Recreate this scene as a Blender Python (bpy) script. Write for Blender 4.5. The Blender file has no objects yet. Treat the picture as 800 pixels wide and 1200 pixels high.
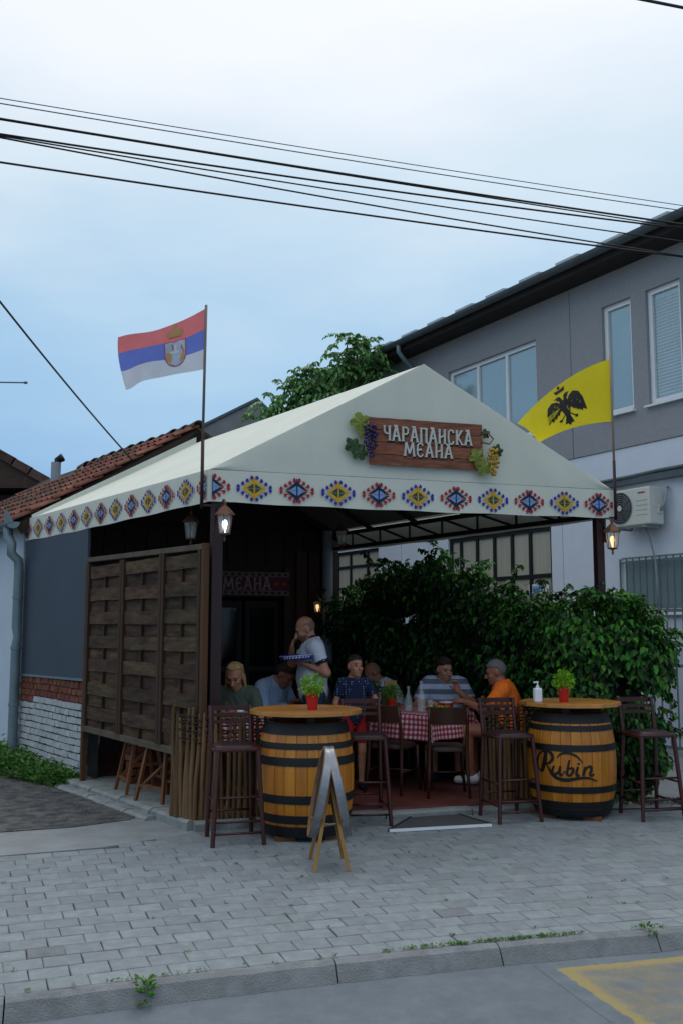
import bpy, math, random
import numpy as np
from mathutils import Vector, Matrix
random.seed(7); np.random.seed(7)
scene = bpy.context.scene
# ------------------------------------------------------------------ camera
cam_d = bpy.data.cameras.new('camera'); cam = bpy.data.objects.new('camera', cam_d)
scene.collection.objects.link(cam); scene.camera = cam
cam.location = (0, 0, 1.7); cam.rotation_euler = (math.radians(90 + 6.79), 0, 0)
cam_d.sensor_fit = 'VERTICAL'; cam_d.sensor_height = 36; cam_d.sensor_width = 24; cam_d.lens = 34.5
cam_d.clip_start = .05; cam_d.clip_end = 2000
# ------------------------------------------------------------------ sky
SUN_EL, SUN_AZ = math.radians(58), math.radians(8)
world = bpy.data.worlds.new('World'); scene.world = world; world.use_nodes = True
nt = world.node_tree; nt.nodes.clear()
def N(t, **kw):
    n = nt.nodes.new(t)
    for k, v in kw.items(): setattr(n, k, v)
    return n
out = N('ShaderNodeOutputWorld'); bg = N('ShaderNodeBackground'); bg.inputs['Strength'].default_value = 0.1
sky = N('ShaderNodeTexSky', sky_type='NISHITA'); sky.sun_disc = False
sky.sun_elevation = SUN_EL; sky.sun_rotation = SUN_AZ; sky.air_density = 1.2; sky.dust_density = 2.5
tc = N('ShaderNodeTexCoord'); sep = N('ShaderNodeSeparateXYZ'); nt.links.new(tc.outputs['Generated'], sep.inputs[0])
mp = N('ShaderNodeMapping'); mp.inputs['Scale'].default_value = (1.0, 1.0, 3.2); nt.links.new(tc.outputs['Generated'], mp.inputs[0])
no = N('ShaderNodeTexNoise'); no.inputs['Scale'].default_value = 1.7; no.inputs['Detail'].default_value = 7; no.inputs['Roughness'].default_value = .52
nt.links.new(mp.outputs[0], no.inputs['Vector'])
ma = N('ShaderNodeMath', operation='MULTIPLY_ADD'); nt.links.new(no.outputs['Fac'], ma.inputs[0]); ma.inputs[1].default_value = .34; ma.inputs[2].default_value = -.17
ad = N('ShaderNodeMath', operation='ADD'); nt.links.new(ma.outputs[0], ad.inputs[0]); nt.links.new(sep.outputs['Z'], ad.inputs[1])
ramp = N('ShaderNodeValToRGB'); nt.links.new(ad.outputs[0], ramp.inputs[0])
cr = ramp.color_ramp
stops = [(.0, (4.4, 6.2, 7.9)), (.2, (2.6, 4.9, 8.0)), (.30, (4.0, 6.3, 8.6)), (.42, (6.9, 8.3, 9.4)), (.55, (9.5, 9.9, 10.6)), (1, (9.7, 10.3, 10.9))]
while len(cr.elements) < len(stops): cr.elements.new(.5)
for e, (p, c) in zip(cr.elements, stops): e.position = p; e.color = (c[0], c[1], c[2], 1)
mix = N('ShaderNodeMix', data_type='RGBA'); mix.inputs['Factor'].default_value = .9
nt.links.new(sky.outputs[0], mix.inputs['A']); nt.links.new(ramp.outputs[0], mix.inputs['B'])
nt.links.new(mix.outputs['Result'], bg.inputs['Color']); nt.links.new(bg.outputs[0], out.inputs[0])
# ------------------------------------------------------------------ sun behind the cloud deck
sd = bpy.data.lights.new('sun', 'SUN'); so = bpy.data.objects.new('sun', sd); scene.collection.objects.link(so)
sd.energy = 1.15; sd.angle = math.radians(30); sd.color = (1, .98, .95)
so.rotation_euler = (math.radians(-(90 - 58)), 0, math.radians(-8)); so.location = (0, 5, 20)
vs = scene.view_settings; vs.view_transform = 'Standard'; vs.look = 'None'; vs.exposure = 0; vs.gamma = 1; vs.use_curve_mapping = False
scene.cycles.use_adaptive_sampling = True; scene.cycles.use_denoising = True; scene.cycles.max_bounces = 8
# ------------------------------------------------------------------ helpers
COL = scene.collection
def V(*a): return Vector(a)
def hexc(h):
    h = h.lstrip('#'); r = []
    for i in (0, 2, 4):
        c = int(h[i:i+2], 16) / 255.; r.append(c/12.92 if c <= .04045 else ((c+.055)/1.055)**2.4)
    return tuple(r)
def tag(o, label=None, cat=None, group=None, kind=None):
    if label: o['label'] = label
    if cat: o['category'] = cat
    if group: o['group'] = group
    if kind: o['kind'] = kind
    return o
def thing(name, label, cat, loc=(0,0,0), rz=0, group=None):
    o = bpy.data.objects.new(name, None); COL.objects.link(o); o.empty_display_size = .1
    o.location = loc; o.rotation_euler = (0, 0, rz); return tag(o, label, cat, group)
def copy_tree(o, parent=None):
    c = o.copy(); COL.objects.link(c)
    if parent is not None: c.parent = parent
    for ch in list(o.children): copy_tree(ch, c)
    return c
class MB:
    def __init__(s, off=(0,0,0)): s.v = []; s.f = []; s.m = []; s.uv = None; s.off = Vector(off)
    def add(s, vs, fs, mi=0):
        b = len(s.v); s.v += [tuple(Vector(p) - s.off) for p in vs]
        s.f += [tuple(b+i for i in f) for f in fs]; s.m += [mi]*len(fs); return s
    def hexa(s, p, mi=0):      # 8 points: 4 bottom ccw, 4 top
        return s.add(p, [(3,2,1,0),(4,5,6,7),(0,1,5,4),(1,2,6,5),(2,3,7,6),(3,0,4,7)], mi)
    def box(s, c, d, rz=0, mi=0, R=None):
        c = Vector(c); R = R or Matrix.Rotation(rz, 3, 'Z'); x, y, z = d[0]/2, d[1]/2, d[2]/2
        return s.hexa([c + R @ Vector(q) for q in ((-x,-y,-z),(x,-y,-z),(x,y,-z),(-x,y,-z),(-x,-y,z),(x,-y,z),(x,y,z),(-x,y,z))], mi)
    def bar(s, a, b, w, h, up=(0,0,1), mi=0, w2=None, h2=None):
        a = Vector(a); b = Vector(b); d = (b-a).normalized(); up = Vector(up)
        if abs(d.dot(up)) > .98: up = Vector((0,1,0))
        sx = d.cross(up).normalized(); sz = sx.cross(d).normalized(); w2 = w if w2 is None else w2; h2 = h if h2 is None else h2
        q = lambda c, i, j, ww, hh: c + sx*(i*ww/2) + sz*(j*hh/2)
        return s.hexa([q(a,-1,-1,w,h), q(a,1,-1,w,h), q(b,1,-1,w2,h2), q(b,-1,-1,w2,h2), q(a,-1,1,w,h), q(a,1,1,w,h), q(b,1,1,w2,h2), q(b,-1,1,w2,h2)], mi)
    def tube(s, pts, r, n=8, mi=0, closed=False, caps=True):
        pts = [Vector(p) for p in pts]; L = len(pts); rs = r if isinstance(r, (list, tuple)) else [r]*L
        vs = []; ref = None
        for i in range(L):
            if closed: t = pts[(i+1)%L] - pts[i-1]
            else: t = pts[min(i+1,L-1)] - pts[max(i-1,0)]
            t.normalize()
            if ref is None: ref = Vector((0,0,1)) if abs(t.z) < .9 else Vector((0,1,0))
            x = t.cross(ref).normalized(); y = x.cross(t).normalized(); ref = y
            for k in range(n):
                a = 2*math.pi*k/n; vs.append(pts[i] + (x*math.cos(a) + y*math.sin(a))*rs[i])
        fs = []
        for i in range(L if closed else L-1):
            j = (i+1) % L
            for k in range(n): fs.append((i*n+k, i*n+(k+1)%n, j*n+(k+1)%n, j*n+k))
        if caps and not closed: fs.append(tuple(range(n))[::-1]); fs.append(tuple((L-1)*n+k for k in range(n)))
        return s.add(vs, fs, mi)
    def lathe(s, prof, n=24, c=(0,0,0), mi=0, cap=True):
        c = Vector(c); vs = []; fs = []; L = len(prof)
        for r, z in prof:
            for k in range(n):
                a = 2*math.pi*k/n; vs.append(c + Vector((r*math.cos(a), r*math.sin(a), z)))
        for i in range(L-1):
            for k in range(n): fs.append((i*n+k, i*n+(k+1)%n, (i+1)*n+(k+1)%n, (i+1)*n+k))
        if cap: fs.append(tuple(range(n))[::-1]); fs.append(tuple((L-1)*n+k for k in range(n)))
        return s.add(vs, fs, mi)
    def prism(s, poly, ext, mi=0):   # planar 3-D polygon extruded by vector
        poly = [Vector(p) for p in poly]; e = Vector(ext); n = len(poly)
        fs = [tuple(range(n))[::-1], tuple(range(n, 2*n))] + [(i, (i+1)%n, n+(i+1)%n, n+i) for i in range(n)]
        return s.add(poly + [p+e for p in poly], fs, mi)
    def grid(s, fn, nu, nv, mi=0, uvfn=None):
        vs = [fn(i/nu, j/nv) for j in range(nv+1) for i in range(nu+1)]; b = len(s.f)
        fs = [(j*(nu+1)+i, j*(nu+1)+i+1, (j+1)*(nu+1)+i+1, (j+1)*(nu+1)+i) for j in range(nv) for i in range(nu)]
        if callable(mi):
            s.add(vs, fs); k = 0
            for j in range(nv):
                for i in range(nu): s.m[b+k] = mi((i+.5)/nu, (j+.5)/nv); k += 1
        else: s.add(vs, fs, mi)
        if uvfn:
            if s.uv is None: s.uv = {}
            for fi, f in enumerate(fs): s.uv[b+fi] = [uvfn((q % (nu+1))/nu, (q // (nu+1))/nv) for q in f]
        return s
    def ribbon(s, pts, ws, fn, h=.004, base=.001, mi=0):
        """flat stroke drawn in (u,v), laid on a surface fn(u,v,offset)->xyz"""
        P = [Vector((p[0], p[1])) for p in pts]; L = len(P); ws = ws if isinstance(ws, (list, tuple)) else [ws]*L; vs = []
        for i in range(L):
            t = (P[min(i+1,L-1)] - P[max(i-1,0)])
            if t.length < 1e-9: t = Vector((1,0))
            t.normalize(); nrm = Vector((-t.y, t.x))*ws[i]/2
            for o_ in (base, h):
                for sg in (1, -1):
                    q = P[i] + nrm*sg; vs.append(fn(q.x, q.y, o_))
        fs = []
        for i in range(L-1):
            a, b = 4*i, 4*i+4
            fs += [(a+2, a+3, b+3, b+2), (a, a+2, b+2, b), (a+3, a+1, b+1, b+3)]
        fs += [(0,1,3,2), (4*L-4, 4*L-2, 4*L-1, 4*L-3)]
        return s.add(vs, fs, mi)
    def poly(s, pts, fn, off, mi=0):
        return s.add([fn(p[0], p[1], off) for p in pts], [tuple(range(len(pts)))], mi)
    def mesh(s, name, mats, smooth=False):
        me = bpy.data.meshes.new(name); me.from_pydata(s.v, [], s.f)
        for m in (mats if isinstance(mats, (list, tuple)) else [mats]): me.materials.append(m)
        me.polygons.foreach_set('material_index', s.m)
        if s.uv:
            l = me.uv_layers.new(name='UVMap')
            for p in me.polygons:
                if p.index in s.uv:
                    for li, c in zip(p.loop_indices, s.uv[p.index]): l.data[li].uv = c
        if smooth: me.polygons.foreach_set('use_smooth', [True]*len(me.polygons))
        me.update(); return me
    def build(s, name, mats, parent=None, smooth=False, bevel=0, loc=None, rz=None, seg=2, auto=None):
        me = s.mesh(name, mats, smooth); o = bpy.data.objects.new(name, me); COL.objects.link(o)
        if auto is not None:
            me.polygons.foreach_set('use_smooth', [True]*len(me.polygons))
            me.set_sharp_from_angle(angle=math.radians(auto))
        if parent is not None: o.parent = parent
        if loc is not None: o.location = loc
        if rz is not None: o.rotation_euler = (0, 0, rz)
        if bevel:
            b = o.modifiers.new('bevel', 'BEVEL'); b.width = bevel; b.segments = seg; b.limit_method = 'ANGLE'; b.angle_limit = math.radians(35)
        return o
def put(me, name, parent, loc=(0,0,0), R=None):
    o = bpy.data.objects.new(name, me); COL.objects.link(o); o.parent = parent
    if R is not None: o.matrix_local = Matrix.Translation(loc) @ R.to_4x4()
    else: o.location = loc
    return o
def struct(o, label=None): o['kind'] = 'structure'; (label and tag(o, label)); return o
# ------------------------------------------------------------------ materials
def M(name, col, rough=.7, var=.18, scale=6., bump=0., bscale=50., metal=0., spec=.4, stretch=(1,1,1), col2=None, thr=None, rnd=.0, coat=0., transl=0., world=False, hue=0.):
    if isinstance(col, str): col = hexc(col)
    if isinstance(col2, str): col2 = hexc(col2)
    m = bpy.data.materials.new(name); m.use_nodes = True; t = m.node_tree; n = t.nodes; l = t.links
    b = n['Principled BSDF']; b.inputs['Roughness'].default_value = rough; b.inputs['Metallic'].default_value = metal
    b.inputs['Specular IOR Level'].default_value = spec
    if coat: b.inputs['Coat Weight'].default_value = coat; b.inputs['Coat Roughness'].default_value = .15
    c = n.new('ShaderNodeTexCoord'); mpn = n.new('ShaderNodeMapping'); mpn.inputs['Scale'].default_value = stretch
    oi = n.new('ShaderNodeObjectInfo'); src = c.outputs['Object']
    if world:
        g = n.new('ShaderNodeNewGeometry'); src = g.outputs['Position']
    l.new(src, mpn.inputs['Vector'])
    if not world:
        mu = n.new('ShaderNodeMath'); mu.operation = 'MULTIPLY'; mu.inputs[1].default_value = 37.; l.new(oi.outputs['Random'], mu.inputs[0])
        cb = n.new('ShaderNodeCombineXYZ')
        for i in range(3): l.new(mu.outputs[0], cb.inputs[i])
        l.new(cb.outputs[0], mpn.inputs['Location'])
    tx = n.new('ShaderNodeTexNoise'); tx.inputs['Scale'].default_value = scale; tx.inputs['Detail'].default_value = 7; tx.inputs['Roughness'].default_value = .62
    l.new(mpn.outputs[0], tx.inputs['Vector'])
    rp = n.new('ShaderNodeValToRGB'); l.new(tx.outputs['Fac'], rp.inputs[0])
    lo = tuple(max(0, x*(1-var)) for x in col); hi = tuple(min(1, x*(1+var)) for x in col)
    if col2 is not None: lo, hi = col, col2
    e = rp.color_ramp.elements; t0, t1 = thr or (.3, .7); e[0].position = t0; e[1].position = t1; e[0].color = (*lo, 1); e[1].color = (*hi, 1)
    outc = rp.outputs[0]
    if rnd:
        hs = n.new('ShaderNodeHueSaturation'); ge = n.new('ShaderNodeNewGeometry'); ad2 = n.new('ShaderNodeMath'); ad2.operation = 'ADD'
        l.new(oi.outputs['Random'], ad2.inputs[0]); l.new(ge.outputs['Random Per Island'], ad2.inputs[1])
        fr = n.new('ShaderNodeMath'); fr.operation = 'FRACT'; l.new(ad2.outputs[0], fr.inputs[0])
        mr = n.new('ShaderNodeMapRange'); mr.inputs['To Min'].default_value = 1-rnd; mr.inputs['To Max'].default_value = 1+rnd
        l.new(fr.outputs[0], mr.inputs['Value']); l.new(mr.outputs[0], hs.inputs['Value']); l.new(outc, hs.inputs['Color'])
        if hue:
            f7 = n.new('ShaderNodeMath'); f7.operation = 'MULTIPLY'; f7.inputs[1].default_value = 7.3; l.new(fr.outputs[0], f7.inputs[0])
            f8 = n.new('ShaderNodeMath'); f8.operation = 'FRACT'; l.new(f7.outputs[0], f8.inputs[0])
            m2 = n.new('ShaderNodeMapRange'); m2.inputs['To Min'].default_value = .5-hue; m2.inputs['To Max'].default_value = .5+hue; l.new(f8.outputs[0], m2.inputs['Value']); l.new(m2.outputs[0], hs.inputs['Hue'])
        outc = hs.outputs[0]
    l.new(outc, b.inputs['Base Color'])
    if bump:
        t2 = n.new('ShaderNodeTexNoise'); t2.inputs['Scale'].default_value = bscale; t2.inputs['Detail'].default_value = 5; l.new(mpn.outputs[0], t2.inputs['Vector'])
        bp = n.new('ShaderNodeBump'); bp.inputs['Strength'].default_value = bump; bp.inputs['Distance'].default_value = .01; l.new(t2.outputs['Fac'], bp.inputs['Height']); l.new(bp.outputs[0], b.inputs['Normal'])
    if transl:
        tr = n.new('ShaderNodeBsdfTranslucent'); l.new(outc, tr.inputs['Color']); mx = n.new('ShaderNodeMixShader'); mx.inputs[0].default_value = transl
        l.new(b.outputs[0], mx.inputs[1]); l.new(tr.outputs[0], mx.inputs[2]); l.new(mx.outputs[0], n['Material Output'].inputs['Surface'])
    m['nodes'] = 1; return m
def emis(name, col, s):
    m = M(name, col); b = m.node_tree.nodes['Principled BSDF']; b.inputs['Emission Color'].default_value = (*hexc(col), 1); b.inputs['Emission Strength'].default_value = s; return m
def glass(name, col='e8f0f0', rough=.05, alpha=.25):
    m = M(name, col, rough, .05); b = m.node_tree.nodes['Principled BSDF']; b.inputs['Alpha'].default_value = alpha; b.inputs['Specular IOR Level'].default_value = .8; return m
K = {}
K['paver'] = M('paver_concrete', '#7f868a', .88, .17, 11, .6, 130, rnd=.10, hue=.01)
K['paver2'] = M('stained_paver', '#73777a', .85, .2, 12, .5, 120, rnd=.1, hue=.02)
K['joint'] = M('sandy_joint', '#4d4e46', .95, .3, 14, .6, 90)
K['kerb'] = M('kerb_concrete', '#7a7d7f', .95, .22, 9, 1., 110, rnd=.06)
K['asphalt'] = M('road_asphalt', '#6f7880', .92, .15, 6, .9, 240, world=True)
K['yard'] = M('worn_asphalt', '#3e4043', .92, .45, 7, 1., 130, col2='#777774', thr=(.40, .72), world=True)
K['apron'] = M('old_concrete', '#868b8d', .9, .16, 3.4, .6, 110, world=True)
K['rough_conc'] = M('rough_pale_concrete', '#858a89', .9, .25, 6, .9, 40, rnd=.06)
K['floor'] = M('red_floor', '#633430', .55, .3, 7, .2, 40, world=True)
K['fabric'] = M('cream_canvas', '#d0d3c6', .78, .05, 2.0, .25, 3.2, transl=.06, stretch=(1,1,.4))
K['shade_sheet'] = M('grey_shade_sheet', '#7d7a72', .85, .1, 3, .2, 4)
K['steel'] = M('dark_maroon_steel', '#2c1516', .45, .15, 12, .05, 60)
K['black'] = M('black_steel', '#141315', .5, .2, 10)
K['darkwood'] = M('dark_brown_wood', '#2a150e', .55, .35, 5, .3, 30, stretch=(1,1,.15), rnd=.2)
K['stoolwood'] = M('maroon_lacquered_wood', '#3d1814', .38, .25, 12, .08, 40, stretch=(1,1,.2), coat=.2)
K['chairwood'] = M('brown_lacquered_wood', '#3a2013', .4, .3, 9, .1, 40, stretch=(1,1,.2), coat=.15)
K['honey'] = M('honey_wood', '#69401f', .5, .3, 9, .2, 40, stretch=(1,1,.12))
K['screen'] = M('weathered_board', '#27190f', .85, .4, 7, .8, 60, stretch=(.5,.5,2.6), rnd=.32, col2='#5f4a35', thr=(.34,.72), hue=.02)
K['screenframe'] = M('brown_stained_timber', '#35210f', .7, .35, 5, .4, 40, stretch=(1,1,.15))
K['railwood'] = M('grey_timber_rail', '#544b3e', .8, .3, 5, .4, 40)
K['stick'] = M('peeled_stick', '#6a5034', .8, .4, 7, .6, 40, stretch=(1,1,.2), rnd=.28)
K['withy'] = M('woven_withy', '#3a2a1c', .8, .3, 9, .4, 50, rnd=.2)
K['stave'] = M('oak_stave', '#b3701a', .42, .26, 6, .15, 30, stretch=(2.2,2.2,.16), rnd=.11, coat=.2, hue=.006)
K['hoop'] = M('black_iron_hoop', '#191b1e', .55, .3, 12, .25, 50, metal=.2)
K['top'] = M('table_plank', '#b47a3a', .42, .25, 4, .15, 30, stretch=(.3,3,1), rnd=.1, coat=.2)
K['ink'] = M('black_paint', '#150f0c', .6, .2, 20)
K['galv'] = M('galvanised_steel', '#9aa0a4', .38, .2, 9, .1, 30, metal=.8)
K['pipe'] = M('grey_painted_zinc', '#6e7f86', .45, .12, 5, .08, 8, metal=.3)
K['whitewall'] = M('white_lime_render', '#b9c6d2', .92, .06, 2, .35, 25, world=True)
K['mortar'] = M('dark_mortar', '#333435', .95, .3, 10, .5, 60)
K['wbrick'] = M('white_painted_brick', '#a9aeb0', .85, .14, 12, .9, 45, rnd=.07)
K['rbrick'] = M('red_brick', '#70402f', .9, .3, 14, .8, 50, rnd=.2, hue=.015)
K['panel'] = M('slate_blue_board', '#3a4552', .6, .07, 2.5, .08, 20)
K['tile'] = M('clay_roof_tile', '#55332a', .9, .35, 7, .8, 50, rnd=.3, hue=.018, col2='#845142', thr=(.28,.72))
K['oldtile'] = M('mossy_roof_tile', '#4a3a33', .9, .35, 5, .7, 40, rnd=.25)
K['greyrender'] = M('grey_render', '#93959a', .95, .08, 22, .6, 130)
K['bwhite'] = M('white_smooth_render', '#d0d7e3', .9, .03, 3, .12, 40)
K['bgrey'] = M('dark_cement_wall', '#7c7f82', .95, .12, 3, .4, 30)
K['pvc'] = M('white_pvc', '#dfe3e6', .35, .03, 4)
K['pane'] = M('sky_reflecting_pane', '#9db0b5', .08, .05, 1, .03, 2, metal=.32, spec=.8)
K['blind'] = M('pleated_blind', '#b9c4ca', .6, .06, 3)
K['curtain'] = M('beige_curtain', '#a8a697', .5, .12, 5, .2, 12, stretch=(4,4,.05), spec=.7)
K['frame'] = M('anthracite_frame', '#16191c', .45, .2, 8)
K['gut'] = M('charcoal_gutter', '#4f5a5f', .38, .15, 8)
K['acw'] = M('ac_white', '#c9cbc4', .45, .05, 4)
K['acd'] = M('ac_dark', '#34383a', .55, .15, 9)
K['red'] = M('red_plastic', '#b71c12', .4, .06, 5)
K['leafA'] = M('creeper_leaf', '#1d4217', .5, .45, 2.4, rnd=.45, hue=.025, transl=.22, spec=.35, world=True)
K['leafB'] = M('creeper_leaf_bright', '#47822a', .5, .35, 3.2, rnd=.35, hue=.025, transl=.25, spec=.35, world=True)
K['gravel'] = M('loose_gravel', '#6d6c68', .9, .3, 9, rnd=.35)
K['core'] = M('core_shade', '#1a160f', .9, .4, 9)
K['leafT'] = M('tree_leaf', '#628f52', .55, .3, 1.5, rnd=.3, hue=.02, transl=.25, world=True)
K['bark'] = M('bark', '#43382c', .9, .3, 8, .8, 30, stretch=(1,1,.3))
K['weed'] = M('weed_leaf', '#56823a', .6, .3, 5, rnd=.35, hue=.03, transl=.2, world=True)
K['lime'] = M('basil_leaf', '#79b01c', .5, .2, 9, rnd=.2, hue=.02, transl=.3)
K['hose'] = M('grey_hose', '#8e959b', .6, .1, 9)
K['skin'] = M('skin', '#b07c62', .5, .1, 14, .08, 120, spec=.4)
K['skin2'] = M('tanned_skin', '#96614a', .5, .1, 14, .08, 120, spec=.4)
K['eye'] = M('eye_dark', '#140d0a', .2, .1, 5)
K['navy'] = M('navy_cloth', '#0f1730', .85, .15, 20, .3, 60)
K['copper'] = M('aged_copper', '#6b4a38', .5, .35, 20, .3, 60, metal=.5)
K['lglass'] = glass('lantern_glass', '#c8d0cc', .1, .3)
K['glass'] = glass('clear_glass', '#d5dedd', .04, .22)
K['bulbc'] = emis('bulb_cool', '#f4f7ff', 2.6)
K['bulbw'] = emis('bulb_warm', '#ffc98a', 2.2)
K['cable'] = M('black_cable', '#101216', .6, .1, 3)
K['cable2'] = M('grey_cable', '#5b6472', .6, .1, 3)
# ================================================================== GROUND, ROAD, KERB, PAVEMENT
TZ = .08                                     # terrace floor height
def KY(x): return 5.36 + .315*x - .022*x*x    # back edge of the kerb
def KP(s, r): return (s - .30*r, KY(s) + .954*r)
xs = [-40, -25, -15, -9] + [-6 + .3*i for i in range(41)] + [9, 15, 25, 40]
def KYc(x): return KY(max(-6.5, min(6.5, x))) + (x - max(-6.5, min(6.5, x)))*.2
g = MB(); R_ = 600
g.add([(-R_,-R_,-.2),(R_,-R_,-.2),(R_,R_,-.2),(-R_,R_,-.2)], [(0,1,2,3)])
struct(g.build('ground', K['apron']))
b = MB(); b.add([(x, KYc(x)-.115, -.09) for x in xs] + [(x, -30, -.09) for x in xs], [(i+len(xs), i+1+len(xs), i+1, i) for i in range(len(xs)-1)])
struct(b.build('road', K['asphalt']))
b = MB(); n_ = len(xs)
b.add([(x, KYc(x), -.014) for x in xs] + [(x, 45, -.014) for x in xs], [(i, i+1, i+1+n_, i+n_) for i in range(n_-1)])
pav = struct(b.build('pavement', K['joint']))
# worn yellow hatch on the road
def hatch_paint():
    """same asphalt with worn yellow paint: dense along the two border lines, thin inside, frayed edges"""
    m = M('worn_yellow_paint', '#6f7880', .92, .15, 6, .9, 240, world=True); t = m.node_tree; n = t.nodes; l = t.links; b = n['Principled BSDF']; base = b.inputs['Base Color'].links[0].from_socket
    g = n.new('ShaderNodeNewGeometry')
    def mth(op, a, b_=None, c=None, clamp=False):
        q = n.new('ShaderNodeMath'); q.operation = op; q.use_clamp = clamp
        for i, x in enumerate((a, b_, c)):
            if x is None: continue
            if isinstance(x, (int, float)): q.inputs[i].default_value = x
            else: l.new(x, q.inputs[i])
        return q.outputs[0]
    def dist(P, Q_):     # signed distance to the line P-Q_, positive inside
        d = Vector((Q_[0]-P[0], Q_[1]-P[1])).normalized(); nx, ny = d.y, -d.x
        dp = n.new('ShaderNodeVectorMath'); dp.operation = 'DOT_PRODUCT'; l.new(g.outputs['Position'], dp.inputs[0]); dp.inputs[1].default_value = (nx, ny, 0); return mth('SUBTRACT', dp.outputs['Value'], nx*P[0]+ny*P[1])
    d1 = dist((1.31,4.8), (1.12,5.46)); d2 = dist((1.12,5.46), (2.6,5.86))
    mn = mth('MINIMUM', d1, d2)
    def noise(sc, det=4):
        x = n.new('ShaderNodeTexNoise'); x.inputs['Scale'].default_value = sc; x.inputs['Detail'].default_value = det; l.new(g.outputs['Position'], x.inputs['Vector']); return x.outputs['Fac']
    wob = mth('MULTIPLY_ADD', noise(28), .05, -.025); mw = mth('ADD', mn, wob)
    cov = n.new('ShaderNodeMapRange'); cov.inputs['From Min'].default_value = -.012; cov.inputs['From Max'].default_value = .02; l.new(mw, cov.inputs['Value'])
    den = n.new('ShaderNodeMapRange'); den.inputs['From Min'].default_value = .045; den.inputs['From Max'].default_value = .11; den.inputs['To Min'].default_value = .76; den.inputs['To Max'].default_value = .545; l.new(mw, den.inputs['Value'])
    val = mth('ADD', mth('MULTIPLY', noise(170, 3), .65), mth('MULTIPLY', noise(7), .35)); f = mth('MULTIPLY', mth('SUBTRACT', mth('MULTIPLY', cov.outputs[0], den.outputs[0]), val), 5., clamp=True); f = mth('MULTIPLY', f, .7)
    mx = n.new('ShaderNodeMix'); mx.data_type = 'RGBA'; l.new(f, mx.inputs['Factor']); l.new(base, mx.inputs['A']); mx.inputs['B'].default_value = (*hexc('#b39c50'), 1); l.new(mx.outputs['Result'], b.inputs['Base Color']); return m
b = MB(); zt = -.0885
b.add([(1.02,5.52,zt),(1.32,4.40,zt),(3.4,5.0,zt),(3.4,6.04,zt),(2.6,5.90,zt)], [(0,1,2,3,4)])
struct(b.build('road_marking', hatch_paint()))
# kerb stones
kerb = thing('kerb', None, None)
struct(kerb)
jx = [-5.5, -4.5, -3.5, -2.55] + [-1.57, -.05, .83, 1.75, 2.7, 3.7, 4.7, 5.7]
for i in range(len(jx)-1):
    x0, x1 = jx[i]+.004, jx[i+1]-.004; m = MB(); L = 22; sec = []
    w = .115
    for k in range(L+1):
        x = x0 + (x1-x0)*k/L; y = KY(x); jz = random.uniform(-.002,.002); jy = random.uniform(-.005,.005)
        sec.append([(x+.0,y-.002,-.2), (x,y-.002,.000+jz), (x+.012,y-.034+jy*.5,.002+jz), (x+.022,y-.064+jy,-.012+jz), (x+.034,y-w+jy,-.088), (x+.035,y-w+jy,-.2)])
    vs = [p for s_ in sec for p in s_]
    fs = [(k*6+j, k*6+j+1, (k+1)*6+j+1, (k+1)*6+j) for k in range(L) for j in range(5)] + [tuple(range(6))[::-1], tuple(L*6+j for j in range(6))]
    m.add(vs, fs); m.build('kerb_stone', K['kerb'], kerb, auto=25)
# pavers in running bond, rows parallel with the kerb
PW, PD = .196, .166
ARX = np.linspace(-8, 8, 801); ARC = np.concatenate([[0], np.cumsum(np.hypot(np.diff(ARX), np.diff(KY(ARX))))]); ARC -= ARC[400]
def in_poly(x, y, P):
    c = False
    for i in range(len(P)):
        (x1,y1),(x2,y2) = P[i], P[i-1]
        if (y1 > y) != (y2 > y) and x < (x2-x1)*(y-y1)/(y2-y1)+x1: c = not c
    return c
TERR = [(-1.25,8.55),(3.02,9.98),(1.0,15.2),(-4.6,13.4),(-3.02,10.95)]
APR = [(-6,6.7),(-3.2,7.42),(-2.57,7.66),(-1.87,7.95),(-1.22,8.50),(-1.28,8.8),(-3,11.2),(-9,13)]
meshes = []
for k in range(6):
    m = MB(); a, d_, h = (PW-.003)/2, (PD-.008)/2, .03
    j = lambda: random.uniform(-.0022, .0022)
    top = [(-a+.004+j(),-d_+.004+j(),h),(a-.004+j(),-d_+.004+j(),h),(a-.004+j(),d_-.004+j(),h),(-a+.004+j(),d_-.004+j(),h)]
    mid = [(p[0]+(.004 if p[0]>0 else -.004), p[1]+(.004 if p[1]>0 else -.004), h-.004) for p in top]
    bot = [(p[0], p[1], 0) for p in mid]
    m.add(top+mid+bot, [(0,1,2,3)] + [(4+i,4+(i+1)%4,(i+1)%4,i) for i in range(4)] + [(8+i,8+(i+1)%4,4+(i+1)%4,4+i) for i in range(4)])
    meshes.append(m.mesh('paver', K['paver2' if k == 5 else 'paver']))
cells = []
for row in range(29):
    r = PD*(row+.5) + .004
    for c in range(-30, 40):
        s_ = float(np.interp((c + (.5 if row % 2 else 0) + random.uniform(-.012,.012) + .08*math.sin(row*2.1))*PW, ARC, ARX))
        x, y = KP(s_, r)
        if in_poly(x, y, TERR) or in_poly(x, y, APR): continue
        if y > 9.62 + .2*(x-2.9) and x > 2.2: continue
        if y < 4.6 or abs(x) > .40*y + .5: continue
        ang = math.atan(.315 - .044*s_)
        cells.append((x, y, ang))
cells.sort(key=lambda c: c[1]); rest = MB()
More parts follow.
